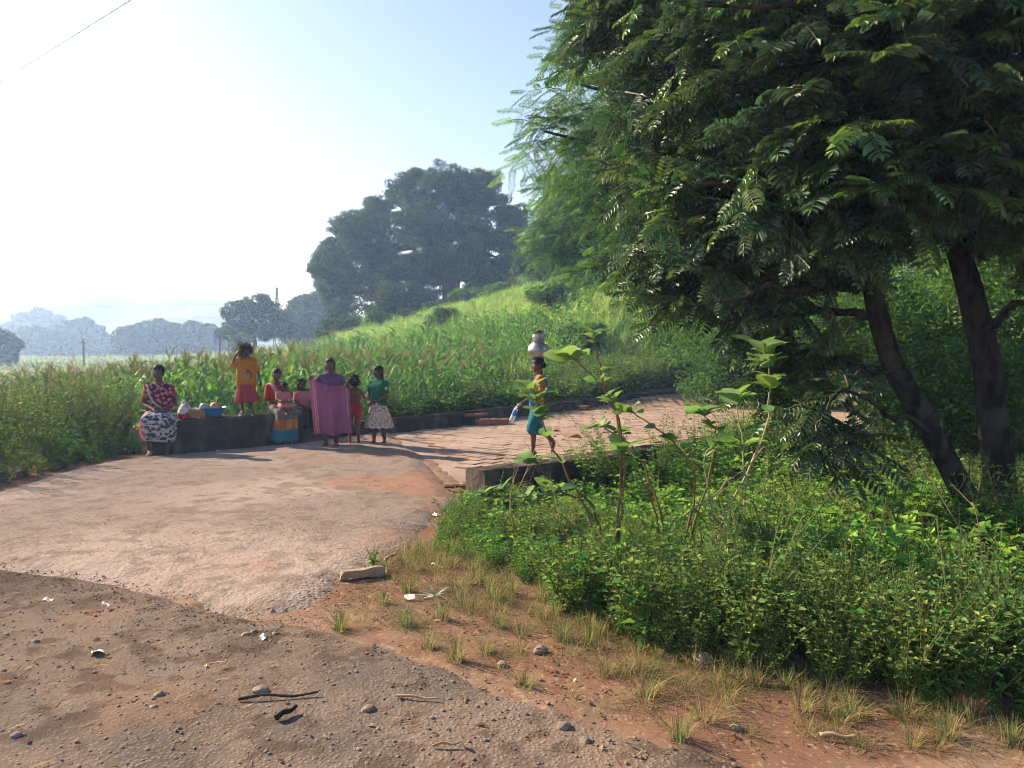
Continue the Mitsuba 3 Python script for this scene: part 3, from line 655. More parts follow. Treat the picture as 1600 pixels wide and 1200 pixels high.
FAR = Polygon([(-11, 47), (-34, 49), (-75, 62), (-150, 130), (-150, 210), (-60, 210), (-30, 110), (-17, 62)])
grow('far_fields', far_protos, FAR, 2200, rng, 0.8, 1.6, 'pale green crops of the far misty fields', size=lambda x, y: np.clip(np.hypot(x, y) / 70, 0.7, 2.0) , sink=0.1)

# ------------------------------------------------------------------ trees
def limb(p0, p1, r0, r1, rng, n=8, sag=0.0, wob=0.06, sides=8):
    p0, p1 = np.asarray(p0, float), np.asarray(p1, float); L = np.linalg.norm(p1 - p0)
    t = np.linspace(0, 1, n)[:, None]
    p = p0 + (p1 - p0) * t + rng.normal(0, wob * L / 3, (n, 3)) * np.sin(PI * t) + np.array([0, 0, sag * L]) * np.sin(PI * t)
    return p, tube(p, np.linspace(r0, r1, n), sides)

def blobs(lobes, n, rng, inner=0.35):
    """points and outward directions on and in a union of ellipsoid lobes (x, y, z, r[, flat])"""
    L = np.array([list(l) + [0.8] * (5 - len(l)) for l in lobes], float)
    w = L[:, 3] ** 2; k = rng.choice(len(L), 3 * n, p=w / w.sum())
    u = unit(rng.normal(0, 1, (3 * n, 3))); rad = np.where(rng.random(3 * n) < inner, rng.uniform(0.2, 0.95, 3 * n), rng.uniform(0.85, 1.05, 3 * n))
    P = L[k, :3] + u * (rad * L[k, 3])[:, None] * np.stack([np.ones(3 * n), np.ones(3 * n), L[k, 4]], 1)
    d = np.linalg.norm((P[:, None] - L[None, :, :3]) / np.stack([L[:, 3], L[:, 3], L[:, 3] * L[:, 4]], 1)[None], axis=2)
    keep = (d.min(1) > 0.72) | (rng.random(3 * n) < inner)
    return P[keep][:n], u[keep][:n]

def leaf_tree(label, foot, lobes, n, size, protos, rng, trunk_r, fork, category='tree', group=None, base='tree', branches=7):
    t = thing(base, label, category, group)
    foot, fork = np.asarray(foot, float), np.asarray(fork, float)
    _, (v, f) = limb(foot - [0, 0, 0.4], fork, trunk_r * 1.25, trunk_r * 0.8, rng, 8)
    put('trunk', trimesh.Trimesh(v, f, process=False), 'mat_bark', t, smooth=True)
    order = sorted(lobes, key=lambda l: -l[3])[:branches]
    for l in order:
        b, (v, f) = limb(fork - [0, 0, rng.uniform(0, 0.2) * np.linalg.norm(fork - foot)], np.array(l[:3]) + [0, 0, l[3] * 0.2], trunk_r * 0.5, trunk_r * 0.08, rng, 9, 0.05, 0.12, 6)
        put('branch', trimesh.Trimesh(v, f, process=False), 'mat_bark', t, smooth=True)
    P, u = blobs(lobes, n, rng)
    mats = []
    for p, d in zip(P, u):
        a = rng.uniform(0, 6.28); s = size * rng.uniform(0.65, 1.25)
        mats.append(place(p[0], p[1], p[2], a, s, rng.normal(0, 0.15, 2), s * rng.uniform(0.7, 1.0)))
    instances(t + '__crown', protos, mats, rng)
    return t

def tufted(lobes, k, ratio, rng):
    """each lobe broken into smaller leafy heads standing on its surface"""
    out = []
    for l in lobes:
        c, r = np.array(l[:3], float), l[3]
        for _ in range(k):
            u = unit(rng.normal(0, 1, 3) + [0, -0.25, 0.3]); out.append((*(c + u * r * np.array([1, 1, 0.85]) * rng.uniform(0.75, 1.0)), r * ratio * rng.uniform(0.7, 1.3), 0.72))
    return out
rng = np.random.default_rng(31)
crown_protos = [single(f'crown_{k}', clump(210 + k, 150, 0.38, 0.5, [(0.05, 0.09, 0.035), (0.062, 0.10, 0.035), (0.042, 0.08, 0.035), (0.08, 0.11, 0.04)][k], 0.75, 0.10, (0.8, 0.35, 0.22)), 'mat_leaf_far') for k in range(4)]
mist_protos = [single(f'mist_{k}', clump(220 + k, 120, 0.62, 0.7, (0.045, 0.08, 0.045), 0.8, 0.02, (1.0, 0.1, 0.08)), 'mat_leaf_far') for k in range(2)]

BT = [(-16.1, 80.0, 9.4, 4.0), (-18.2, 82.0, 11.9, 2.6), (-14.9, 79.0, 12.9, 3.2), (-10.7, 80.0, 15.0, 3.8), (-6.7, 80.0, 16.7, 3.6), (-3.0, 81.0, 15.2, 3.8), (-1.0, 80.0, 11.0, 3.6), (-7.0, 76.0, 11.2, 4.6), (-11.6, 77.0, 7.8, 3.2), (-17.0, 78.0, 7.1, 2.4), (-4.8, 77.0, 9.1, 3.2), (-9.7, 80.0, 18.2, 1.9), (-6.7, 80.0, 19.0, 2.2), (-3.7, 80.0, 18.6, 2.1), (0.0, 81.0, 15.2, 1.9), (0.3, 80.0, 8.7, 2.8), (-13.1, 78.0, 5.6, 2.0), (-2.6, 78.0, 7.9, 2.4), (-14.0, 80.0, 15.7, 1.6), (-18.0, 78.0, 8.5, 1.8), (-9.6, 76.0, 6.4, 2.0)]
leaf_tree('huge old broad crowned tree standing alone on the crest of the green slope', (-6.19, 80.00, 5.34), [(*l[:3], l[3] * 0.86) for l in BT] + tufted(BT, 9, 0.36, rng), 1500, 0.82, crown_protos, rng, 1.05, (-6.37, 80.00, 10.02), branches=14)
def lobes(*items): return [tuple(i) for i in items]
leaf_tree('round green bushy tree in front of the huge crest tree', (-10.27, 66.00, 3.59), [(*(-10.26, 66.00, 5.53), 1.5), (*(-11.09, 66.00, 4.97), 1.0), (*(-9.32, 66.00, 5.25), 1.0), (*(-10.41, 66.00, 6.63), 0.9)], 70, 0.62, crown_protos, rng, 0.14, (-10.26, 66.00, 4.70))
leaf_tree('dark open tree with two stems beside the thin pylon', (-35.59, 105.00, -1.00), [(*(-37.77, 105.00, 6.50), 1.9), (*(-35.28, 105.00, 7.55), 2.0), (*(-33.10, 105.00, 6.32), 1.8), (*(-31.06, 104.00, 4.27), 1.3), (*(-38.32, 104.00, 4.27), 1.6), (*(-36.31, 104.00, 4.27), 1.6), (*(-33.25, 104.00, 3.84), 1.4)], 210, 0.8, crown_protos, rng, 0.3, (-35.50, 105.00, 4.74))
leaf_tree('blue hazy round tree left of the huge crest tree', (-34.31, 130.00, -1.64), [(*(-34.42, 130.00, 7.65), 3.6), (*(-36.62, 130.00, 6.56), 2.4), (*(-31.69, 130.00, 7.11), 2.6), (*(-33.84, 130.00, 9.83), 1.8), (*(-30.62, 130.00, 4.93), 2.0), (*(-37.20, 130.00, 3.84), 2.2), (*(-33.37, 130.00, 3.84), 2.6)], 260, 1.3, crown_protos, rng, 0.4, (-34.24, 130.00, 4.38))
for (lab, foot, lob, n, s) in [
    ('wide round green bush at the left foot of the slope', (-12.73, 60.00, 2.15), [(*(-13.63, 60.00, 2.81), 1.3), (*(-12.37, 60.00, 3.16), 1.5), (*(-10.85, 60.00, 2.91), 1.2), (*(-11.67, 59.00, 2.49), 1.3), (*(-14.15, 59.00, 2.39), 0.9)], 130, 0.6),
    ('lower green bush between the slope and the trunk of the huge tree', (-7.66, 66.00, 3.87), [(*(-8.60, 66.00, 4.31), 1.1), (*(-6.93, 66.00, 4.53), 1.3), (*(-5.83, 66.00, 4.14), 1.0)], 80, 0.6),
    ('small pale leaved bush on the skyline right of the huge tree', (2.17, 47.00, 6.18), [(*(1.97, 47.00, 6.37), 0.5), (*(2.84, 47.00, 6.65), 0.6), (*(3.66, 46.00, 6.66), 0.5)], 60, 0.4)]:
    t = leaf_tree(lab, foot, lob, n, s, crown_protos, rng, 0.05, np.asarray(foot) + [0, 0, 0.5], 'bush', base='bush', branches=3)
slope_rng = np.random.default_rng(77)
for lab, x, y, r in [('rounded bush breaking the crest just below the huge tree', -2.6, 58, 1.0), ('small bush on the middle of the slope crest', 0.6, 53, 0.9), ('low bush halfway up the green slope', -3.8, 43, 0.8), ('bushy shrub on the slope above the walking woman', 2.2, 38, 0.9), ('wide shrub on the upper right of the green slope', 4.6, 42, 1.2), ('leafy shrub low on the slope behind the walking woman', 3.0, 30, 0.75), ('dark shrub on the left shoulder of the slope', -9.0, 57, 1.1)]:
    z = land(x, y); lob = [(x + slope_rng.normal(0, 0.7) * r, y + slope_rng.normal(0, 0.5) * r, z + r * slope_rng.uniform(0.4, 1.0), r * slope_rng.uniform(0.4, 0.7)) for _ in range(6)]
    leaf_tree(lab, (x, y, z), lob, 70, 0.38 + 0.1 * r, hill_protos[2:3] + crown_protos[1:2], slope_rng, 0.05, (x, y, z + 0.4), 'bush', base='bush', branches=3)
# misty trees beyond the far field
for (lab, px) in [
    ('dark feathery tree cut by the left edge of the photo', [(*(-84.07, 120.00, -3.91), ), [(*(-83.37, 120.00, 2.15), 3.2), (*(-80.83, 120.00, 2.66), 2.0), (*(-81.90, 120.00, 0.64), 2.4)], 120, 1.2, 0.3]),
    ('misty low tree second from the left edge', [(*(-163.27, 253.00, -6.88), ), [(*(-164.08, 253.00, 1.65), 6.3), (*(-157.63, 253.00, 3.78), 5.3), (*(-167.34, 253.00, -0.48), 4.7)], 70, 2.7, 0.5]),
    ('faint tall misty tree rising behind the left row of trees', [(*(-212.84, 348.00, -10.08), ), [(*(-216.65, 348.00, 10.42), 9.5), (*(-224.10, 348.00, 6.04), 9.5), (*(-209.45, 348.00, 6.04), 8.4)], 80, 3.8, 0.6]),
    ('misty round tree with the highest crown of the left row', [(*(-149.66, 264.00, -7.25), ), [(*(-149.97, 264.00, 6.09), 6.8), (*(-154.50, 264.00, 3.20), 5.3), (*(-145.62, 264.00, 2.76), 4.7), (*(-150.12, 264.00, 0.54), 5.3)], 90, 2.7, 0.5]),
    ('misty tree tapering down at the right end of the left row', [(*(-141.42, 264.00, -7.25), ), [(*(-141.17, 264.00, 2.76), 5.3), (*(-137.45, 264.00, 0.09), 3.7), (*(-143.46, 264.00, 0.09), 3.7)], 60, 2.5, 0.5]),
    ('broad misty tree at the left of the solid right clump', [(*(-103.24, 211.00, -5.46), ), [(*(-103.02, 211.00, 4.31), 4.8), (*(-105.91, 211.00, 2.18), 3.6), (*(-99.44, 211.00, 5.20), 4.8), (*(-103.99, 211.00, 0.76), 4.2)], 110, 2.1, 0.5]),
    ('broad misty tree in the middle of the solid right clump', [(*(-97.48, 216.00, -5.63), ), [(*(-97.82, 216.00, 4.37), 5.3), (*(-94.58, 216.00, 2.56), 4.7), (*(-100.07, 216.00, 1.10), 4.2)], 100, 2.1, 0.5]),
    ('broad misty tree at the right of the solid right clump', [(*(-86.86, 211.00, -5.46), ), [(*(-87.91, 211.00, 4.84), 5.3), (*(-83.85, 211.00, 3.42), 4.7), (*(-85.68, 211.00, 0.76), 4.7)], 100, 2.1, 0.5])]:
    foot, lob, n, s, r = px
    leaf_tree(lab, foot, lob, n, s, mist_protos, rng, r, np.asarray(foot) + [0, 0, 4], group='misty trees beyond the far fields', base='misty_tree', branches=3)

# fan palm in front of the dark open tree
pt_ = thing('palm_tree', 'grey green fan palm left of the dark open tree', 'palm tree')
foot = np.array((-34.29, 95.00, -0.75)); top = np.array((-34.07, 95.00, 2.61))
_, (v, f) = limb(foot, top, 0.16, 0.12, rng, 6); put('trunk', trimesh.Trimesh(v, f, process=False), 'mat_bark', pt_, smooth=True)
mb = MB()
for k in range(30):
    u = unit(np.array([rng.normal(), rng.normal(), rng.normal(0.25, 0.6)]))
    for a in np.linspace(-0.9, 0.9, 9):
        side = unit(np.cross(u, [0, 0, 1.0])); d = u * math.cos(a) + side * math.sin(a)
        leaves(mb, [top + u * 0.7], [d + np.array([0, 0, -0.1])], [np.array([0, 0, 1.0])], 1.2 * rng.uniform(0.8, 1.1), 0.14, 0.1, 0.35, hue(rng, 1, (0.13, 0.17, 0.07)))
    v, f = tube([top, top + u * 0.75], 0.02, 4); mb.add(v, f, (0.12, 0.13, 0.06))
put('crown', mb.mesh(), 'mat_leaf_far', pt_, color=mb.col())

# ---- the near shade trees on the right
near_sprays = [spray(300 + k, 8, 0.25, 7, 0.074, 0.028, [(0.026, 0.052, 0.017), (0.034, 0.070, 0.018), (0.021, 0.045, 0.017), (0.052, 0.105, 0.02)][k], oblong=True) for k in range(4)]
def fine_spray(k): return spray(320 + k, 8, 0.36, 12, 0.06, 0.02, [(0.06, 0.125, 0.03), (0.075, 0.155, 0.03), (0.05, 0.105, 0.033)][k], 0.75)
fine_sprays = [single(f'fine_spray_{k}', fine_spray(k), 'mat_leaf_soft') for k in range(3)]

def spray_crown(key, lobes_, n, size, protos, rng, droop=0.35, inner=0.45, one=None):
    P, u = blobs(lobes_, n, rng, inner); mats = []
    for p, d in zip(P, u):
        d = d * np.array([1, 1, 0.35]) + rng.normal(0, 0.45, 3) * np.array([1, 1, 0.5]) + np.array([0, 0, -droop])
        up = np.array([rng.normal(0, 0.3), rng.normal(0, 0.3), 1.0])
        s = size * rng.uniform(0.8, 1.2)
        M = frame(p, d, up, s)
        M[:3, 3] -= M[:3, 0] * 0.35
        mats.append(M)
    if one is None:
        return instances(key, protos, mats, rng)
    src, V_, F_, C_, at = [(m.mesh(), m.col()) for m in protos], [], [], [], 0      # one mesh
    for M in mats:
        m, c = src[rng.integers(len(src))]
        V_.append((m.vertices @ M[:3, :3].T + M[:3, 3]).astype(np.float32)); F_.append(m.faces + at); C_.append(c * rng.uniform(0.8, 1.25)); at += len(c)
    USED.add(key); scene[key] = mikit.ply(trimesh.Trimesh(np.vstack(V_), np.vstack(F_), process=False), one, color=np.vstack(C_))

A1 = [(4.36, 6.90, -0.26), (4.20, 6.90, 0.21), (3.68, 6.80, 1.05), (3.34, 6.70, 1.57), (3.11, 6.60, 2.18), (3.01, 6.60, 2.56), (2.93, 6.70, 3.29), (2.80, 6.90, 4.25), (2.69, 7.10, 5.18)]
A2 = [(4.68, 7.10, -0.44), (4.60, 7.10, 0.35), (4.50, 7.10, 1.08), (4.43, 7.10, 1.56), (4.24, 7.10, 2.27), (4.12, 7.10, 2.69), (4.06, 7.20, 3.71), (3.95, 7.20, 4.71), (4.07, 7.30, 5.75)]
tree_a = thing('shade_tree', 'large dark near tree with two bare leaning trunks and feathery leaves at the right', 'tree')
pa1, pa2 = curve(A1, 34), curve(A2, 34)
ra1, ra2 = np.interp(np.linspace(0, 1, 34), [0, 0.1, 0.4, 0.6, 1], [0.14, 0.108, 0.088, 0.072, 0.03]), np.interp(np.linspace(0, 1, 34), [0, 0.12, 0.4, 0.6, 1], [0.18, 0.14, 0.118, 0.10, 0.04])
for p, r in ((pa1, ra1), (pa2, ra2)):
    v, f = tube(p, r, 16); v = v + (nfbm(v * 9, 3, 4)[:, None] - 0.5) * 0.03
    put('trunk', trimesh.Trimesh(v, f, process=False), 'mat_bark', tree_a, smooth=True)
LIMBS = [([*(3.11, 6.60, 2.20)], (2.37, 6.50, 2.16), (1.69, 6.30, 2.05), 0.05), ([*(3.19, 6.60, 1.95)], (2.84, 6.90, 2.00), (2.36, 7.40, 1.99), 0.045), ([*(2.98, 6.60, 2.83)], (2.10, 6.30, 2.94), (1.34, 6.20, 3.02), 0.05),
         ([*(2.97, 6.65, 3.01)], (2.99, 6.00, 3.52), (2.93, 5.20, 3.61), 0.05), ([*(2.96, 6.70, 3.18)], (2.57, 7.20, 3.83), (1.81, 7.80, 4.39), 0.055), ([*(2.91, 6.80, 3.71)], (2.72, 6.20, 3.95), (1.92, 5.60, 3.71), 0.05),
         ([*(4.09, 7.15, 3.11)], (4.17, 6.60, 3.54), (4.38, 6.00, 3.66), 0.07), ([*(4.08, 7.20, 3.48)], (3.78, 7.60, 4.32), (3.30, 8.00, 4.98), 0.06), ([*(4.16, 7.10, 2.51)], (4.00, 6.30, 2.78), (3.92, 5.60, 2.89), 0.05),
         ([*(3.98, 7.20, 4.53)], (2.38, 6.00, 4.27), (1.33, 5.20, 3.95), 0.05), ([*(4.36, 7.10, 1.74)], (4.38, 6.60, 2.07), (4.28, 6.00, 2.23), 0.045), ([*(3.39, 6.70, 1.48)], (2.87, 6.30, 1.46), (2.49, 6.00, 1.17), 0.028),
         ([*(3.77, 6.80, 0.90)], (3.14, 6.40, 1.14), (2.63, 6.10, 1.37), 0.03), ([*(2.80, 6.90, 4.25)], (2.16, 7.50, 5.14), (1.35, 8.20, 5.73), 0.05)]
for a, b, c, r in LIMBS:
    p = curve([a, b, c], 12) + np.vstack([[0, 0, 0], rng.normal(0, 0.025, (11, 3))])
    v, f = tube(p, np.linspace(r, 0.012, 12), 8); put('branch', trimesh.Trimesh(v, f, process=False), 'mat_bark', tree_a, smooth=True)
A_LOBES = [(*(2.21, 7.60, 4.14), 1.2), (*(2.68, 6.60, 4.03), 1.2), (*(3.19, 6.00, 3.56), 1.1), (*(4.13, 6.40, 3.95), 1.3), (*(2.47, 6.60, 3.24), 0.85), (*(2.99, 6.00, 3.25), 0.75), (*(3.97, 6.20, 3.30), 0.75), (*(2.02, 7.80, 3.05), 0.9),
           (*(2.26, 7.40, 2.70), 0.7), (*(2.59, 6.20, 2.86), 0.5), (*(1.89, 8.80, 5.32), 1.2), (*(2.03, 9.40, 4.03), 0.9), (*(2.95, 7.20, 5.86), 1.8), (*(4.13, 7.20, 5.86), 1.8), (*(2.21, 9.00, 6.77), 1.8),
           (*(5.35, 7.00, 3.77), 1.6), (*(5.61, 7.00, 2.91), 0.9), (*(4.67, 6.40, 2.27), 0.35), (*(1.97, 7.80, 2.14), 0.45), (*(2.42, 7.30, 2.11), 0.42), (*(2.71, 6.60, 2.31), 0.32), (*(2.68, 7.40, 1.56), 0.28), (*(2.86, 7.00, 1.56), 0.33), (*(2.52, 7.20, 1.32), 0.3), (*(2.62, 6.60, 1.12), 0.3), (*(2.87, 6.40, 0.92), 0.24), (*(1.83, 8.40, 2.39), 0.5)]
spray_crown(tree_a + '__crown', A_LOBES, 1750, 1.1, near_sprays, rng, 0.15, one='mat_leaf_gloss')

tree_b = thing('shade_tree', 'lighter green feathery tree with fern like leaf tips against the sky, behind the near tree', 'tree')
pb = curve([(5.38, 15.00, 0.95), (5.24, 15.00, 1.97), (4.97, 15.00, 3.22), (4.38, 15.00, 4.71), (3.98, 15.00, 6.56), (3.83, 15.00, 8.87)], 24)
v, f = tube(pb, np.linspace(0.34, 0.07, 24), 12); put('trunk', trimesh.Trimesh(v, f, process=False), 'mat_bark', tree_b, smooth=True)
for e in ((0.54, 13.00, 5.32), (1.12, 13.50, 6.29), (1.85, 14.00, 7.26), (1.52, 14.00, 4.16), (2.16, 13.00, 5.37), (2.35, 14.00, 3.35), (2.96, 15.00, 9.11)):
    k = rng.integers(9, 17); b, (v, f) = limb(pb[k], e, 0.11, 0.02, rng, 10, 0.08, 0.1, 7); put('branch', trimesh.Trimesh(v, f, process=False), 'mat_bark', tree_b, smooth=True)
B_LOBES = [(*(2.32, 14.00, 6.69), 1.5), (*(1.80, 13.50, 5.52), 1.2), (*(0.97, 13.00, 5.11), 0.6), (*(0.54, 13.00, 5.21), 0.35), (*(1.32, 13.30, 5.89), 0.75), (*(2.10, 14.00, 4.51), 1.3), (*(3.03, 14.00, 5.43), 1.6), (*(2.28, 14.50, 7.69), 1.1), (*(3.09, 15.00, 8.87), 1.8), (*(3.28, 14.00, 3.58), 1.3),
           (*(2.23, 14.00, 3.35), 0.8), (*(4.35, 15.00, 7.17), 2), (*(5.01, 15.00, 4.71), 1.8), (*(2.14, 14.00, 7.88), 0.6), (*(6.26, 15.00, 4.71), 1.8), (*(7.48, 15.00, 5.95), 2.2), (*(6.20, 15.00, 7.66), 2.2), (*(9.34, 15.00, 6.19), 2.4), (*(4.11, 14.00, 3.00), 1.0)]
spray_crown(tree_b + '__crown', B_LOBES, 1250, 1.15, [fine_spray(k) for k in range(3)], rng, 0.2, one='mat_leaf_soft')

tree_c = thing('shade_tree', 'smaller hazy feathery tree on the skyline between the huge crest tree and the near trees', 'tree')
pc = curve([(3.76, 32.00, 4.47), (3.62, 32.00, 6.06), (3.34, 32.00, 8.18), (3.20, 32.00, 9.77)], 12)
v, f = tube(pc, np.linspace(0.22, 0.05, 12), 10); put('trunk', trimesh.Trimesh(v, f, process=False), 'mat_bark', tree_c, smooth=True)
C_LOBES = [(*(2.67, 32.00, 8.18), 1.4), (*(2.07, 31.00, 7.21), 1.1), (*(1.56, 31.00, 6.18), 0.9), (*(3.21, 32.00, 6.86), 1.5), (*(4.13, 33.00, 8.39), 1.8), (*(2.34, 31.00, 5.67), 1.2), (*(3.75, 32.00, 5.53), 1.3), (*(5.24, 33.00, 7.02), 2.0), (*(1.87, 32.00, 8.45), 0.6), (*(3.46, 32.00, 9.50), 1.0)]
spray_crown(tree_c + '__crown', C_LOBES, 620, 1.5, fine_sprays, rng, 0.2)
for e in C_LOBES[:5]:
    b, (v, f) = limb(pc[4], e[:3], 0.07, 0.015, rng, 8, 0.05, 0.1, 6); put('branch', trimesh.Trimesh(v, f, process=False), 'mat_bark', tree_c, smooth=True)

# dark tree and bushes on the skyline and behind the near trees
leaf_tree('dark blue green tree on the skyline just right of the huge tree', (3.52, 60.00, 7.43), [(*(2.51, 60.00, 9.68), 1.9), (*(3.77, 60.00, 9.43), 2.0), (*(2.01, 60.00, 8.43), 1.4), (*(5.02, 60.00, 9.93), 2.4), (*(4.02, 60.00, 8.43), 1.6)], 150, 0.9, crown_protos, rng, 0.2, (3.52, 60.00, 8.93))
bush_protos = [single(f'bush_leaf_{k}', clump(230 + k, 170, 0.2, 0.5, [(0.075, 0.16, 0.035), (0.11, 0.20, 0.04), (0.055, 0.12, 0.03)][k], 0.7, 0.3), 'mat_leaf_soft') for k in range(3)]
for (lab, c, sp) in [('sunlit green bush behind the leaning near trunk', (7.83, 15.00, 1.97), 1.5), ('sunlit bush between the two near trunks', (6.79, 12.00, 1.09), 1.0), ('tall sunlit bush right of the near trunks', (9.32, 14.00, 1.47), 1.6), ('tall bush far right behind the near tree', (12.10, 19.00, 3.64), 2.4),
                     ('green bush at the right end of the low kerb wall', (6.68, 22.00, 1.19), 1.4), ('dense bush deep in the shade behind the trees', (10.68, 24.00, 3.16), 2.6), ('tall dense bush at the back of the shaded lane', (13.95, 26.00, 4.37), 2.8), ('dark bush standing at the far end of the shaded lane', (8.67, 21.00, 1.74), 1.5), ('bush left of the shaded lane under the trees', (6.59, 27.00, 2.22), 1.6)]:
    c = np.array(c); g0 = land(c[0], c[1])
    lob = [(c[0] + rng.normal(0, 0.5) * sp, c[1] + rng.normal(0, 0.3) * sp, max(g0 + 0.3 * sp, c[2] + rng.uniform(-0.7, 0.35) * sp), sp * rng.uniform(0.45, 0.75)) for _ in range(6)]
    leaf_tree(lab, (c[0], c[1], g0), lob, 95, 0.40 + 0.1 * sp, bush_protos, rng, 0.06, (c[0], c[1], g0 + 0.6 * sp), 'bush', base='bush', branches=4)

# ------------------------------------------------------------------ people
MM = m3.Manifold
def ball(p, r, n=14): return MM.sphere(float(r), n).translate([float(c) for c in p])
def bone(*pr): return MM.batch_hull([ball(p, r) for p, r in pr])
def chain(*pr): return MM.batch_boolean([bone(a, b) for a, b in zip(pr, pr[1:])], m3.OpType.Add)
def join(parts): return MM.batch_boolean(list(parts), m3.OpType.Add)
def soften(man, edge=0.018, it=8, wrinkle=0.0, freq=9.0, seed=0, vertical=1.0):
    m = man.refine_to_length(edge).to_mesh()
    t = trimesh.Trimesh(np.array(m.vert_properties[:, :3], float), np.array(m.tri_verts), process=True)
    trimesh.smoothing.filter_taubin(t, lamb=0.5, nu=0.51, iterations=it)
    if wrinkle:
        q = np.array(t.vertices) * [freq, freq, freq * vertical] + seed * 5.3
        t = trimesh.Trimesh(t.vertices + t.vertex_normals * ((nfbm(q, 3, seed) - 0.5) * 2 * wrinkle)[:, None], t.faces, process=False)
    return t

def hand(w, d, n, thumb, size=0.165, curl=0.5):
    """palm, four fingers and a thumb: from wrist w along d, palm facing n, thumb on the side 'thumb'"""
    w, d, n = np.asarray(w, float), unit(np.asarray(d, float)), np.asarray(n, float)
    n = unit(n - d * (n @ d)); s = np.cross(d, n)
    s = s if s @ np.asarray(thumb, float) > 0 else -s
    k = size
    parts = [bone((w, 0.13 * k), (w + d * 0.42 * k + s * 0.17 * k, 0.085 * k), (w + d * 0.40 * k - s * 0.17 * k, 0.075 * k), (w + d * 0.12 * k + s * 0.13 * k, 0.1 * k))]
    for i, (o, L) in enumerate(((0.18, 0.48), (0.06, 0.54), (-0.06, 0.5), (-0.18, 0.40))):
        p = w + d * 0.42 * k + s * o * k; a = 0.0; pts = [(p - d * 0.08 * k, 0.065 * k)]
        for seg, f in ((0.42, 0.7), (0.32, 1.0), (0.26, 0.8)):
            a += curl * f; p = p + (d * math.cos(a) + n * math.sin(a) + s * o * 0.25) * L * seg * k
            pts.append((p, 0.055 * k * (1 - 0.1 * len(pts))))
        parts.append(chain(*pts))
    p = w + d * 0.12 * k + s * 0.14 * k
    q = p + (d * 0.6 + s * 0.65 + n * 0.3) * 0.24 * k; e = q + (d * 0.85 + s * (0.25 - 0.5 * curl) + n * (0.2 + 0.5 * curl)) * 0.22 * k
    parts.append(chain((p, 0.08 * k), (q, 0.065 * k), (e, 0.05 * k)))
    return join(parts)

def head_frame(yaw, pitch=0.0, roll=0.0):
    """columns side (to +x), back (+y), up; at yaw 0 the face looks along -y"""
    c, s = math.cos(yaw), math.sin(yaw); Rz = np.array([[c, -s, 0], [s, c, 0], [0, 0, 1]])
    c, s = math.cos(pitch), math.sin(pitch); Rx = np.array([[1, 0, 0], [0, c, -s], [0, s, c]])
    c, s = math.cos(roll), math.sin(roll); Ry = np.array([[c, 0, s], [0, 1, 0], [-s, 0, c]])
    return Rz @ Rx @ Ry

def head(c, h, R):
    """cranium, cheeks, jaw, brow, nose, lips, chin and ears in one piece"""
    P = lambda x, y, z: np.asarray(c, float) + R @ (np.array([x, y, z]) * h)
    skull = bone((P(0, 0.10, 0.17), 0.33 * h), (P(0, -0.06, 0.16), 0.325 * h), (P(0, -0.17, -0.29), 0.17 * h), (P(0.13, -0.17, -0.08), 0.19 * h), (P(-0.13, -0.17, -0.08), 0.19 * h), (P(0.16, 0.02, -0.2), 0.14 * h), (P(-0.16, 0.02, -0.2), 0.14 * h))
    nose = bone((P(0, -0.36, 0.05), 0.035 * h), (P(0, -0.435, -0.10), 0.045 * h), (P(0.045, -0.38, -0.12), 0.04 * h), (P(-0.045, -0.38, -0.12), 0.04 * h))
    brow = bone((P(0.14, -0.31, 0.1), 0.055 * h), (P(-0.14, -0.31, 0.1), 0.055 * h))
    lips = bone((P(0.07, -0.335, -0.235), 0.035 * h), (P(-0.07, -0.335, -0.235), 0.035 * h), (P(0, -0.365, -0.23), 0.045 * h))
    chin = ball(P(0, -0.28, -0.40), 0.085 * h)
    ears = [bone((P(s * 0.335, 0.06, 0.06), 0.05 * h), (P(s * 0.35, 0.08, -0.02), 0.045 * h), (P(s * 0.325, 0.04, -0.1), 0.035 * h)) for s in (1, -1)]
    sockets = join([ball(P(s * 0.145, -0.385, 0.02), 0.075 * h) for s in (1, -1)])
    return join([skull, brow, lips, chin] + ears) - sockets + nose

def hair_cap(c, h, R, seed, puff=0.035, low=-0.12, wild=0.0, extra=()):
    P = lambda x, y, z: np.asarray(c, float) + R @ (np.array([x, y, z]) * h)
    k = 1 + puff
    m = bone((P(0, 0.12, 0.19), 0.345 * h * k), (P(0, -0.075, 0.235), 0.315 * h * k), (P(0.2, 0.0, 0.08), 0.165 * h * k), (P(-0.2, 0.0, 0.08), 0.165 * h * k), (P(0, 0.16, low + 0.1), 0.29 * h * k), (P(0.11, 0.12, low), 0.21 * h * k), (P(-0.11, 0.12, low), 0.21 * h * k))
    for pr in extra: m = m + chain(*[(P(*p), r * h) for p, r in pr])
    t = soften(m, 0.012, 4, 0.012 + 0.03 * wild, 26, seed)
    if wild:
        g = np.random.default_rng(seed); mb = MB(); mb.add(t.vertices, t.faces)
        for k in range(int(260 * wild)):
            i = g.integers(len(t.vertices)); p = t.vertices[i]; n = t.vertex_normals[i]
            if (R.T @ (p - c))[1] < -0.22 * h and (R.T @ (p - c))[2] < 0.3 * h: continue
            d = unit(n + g.normal(0, 0.7, 3) + [0, 0, -0.25]); L = g.uniform(0.03, 0.085) * (0.6 + wild)
            q = p + np.outer(np.linspace(0, 1, 4), d * L) + np.outer(np.linspace(0, 1, 4) ** 2, g.normal(0, 0.02, 3) - [0, 0, 0.02])
            mb.add(*tube(q, [0.006, 0.005, 0.004, 0.001], 3, False))
        t = mb.mesh()
    return t

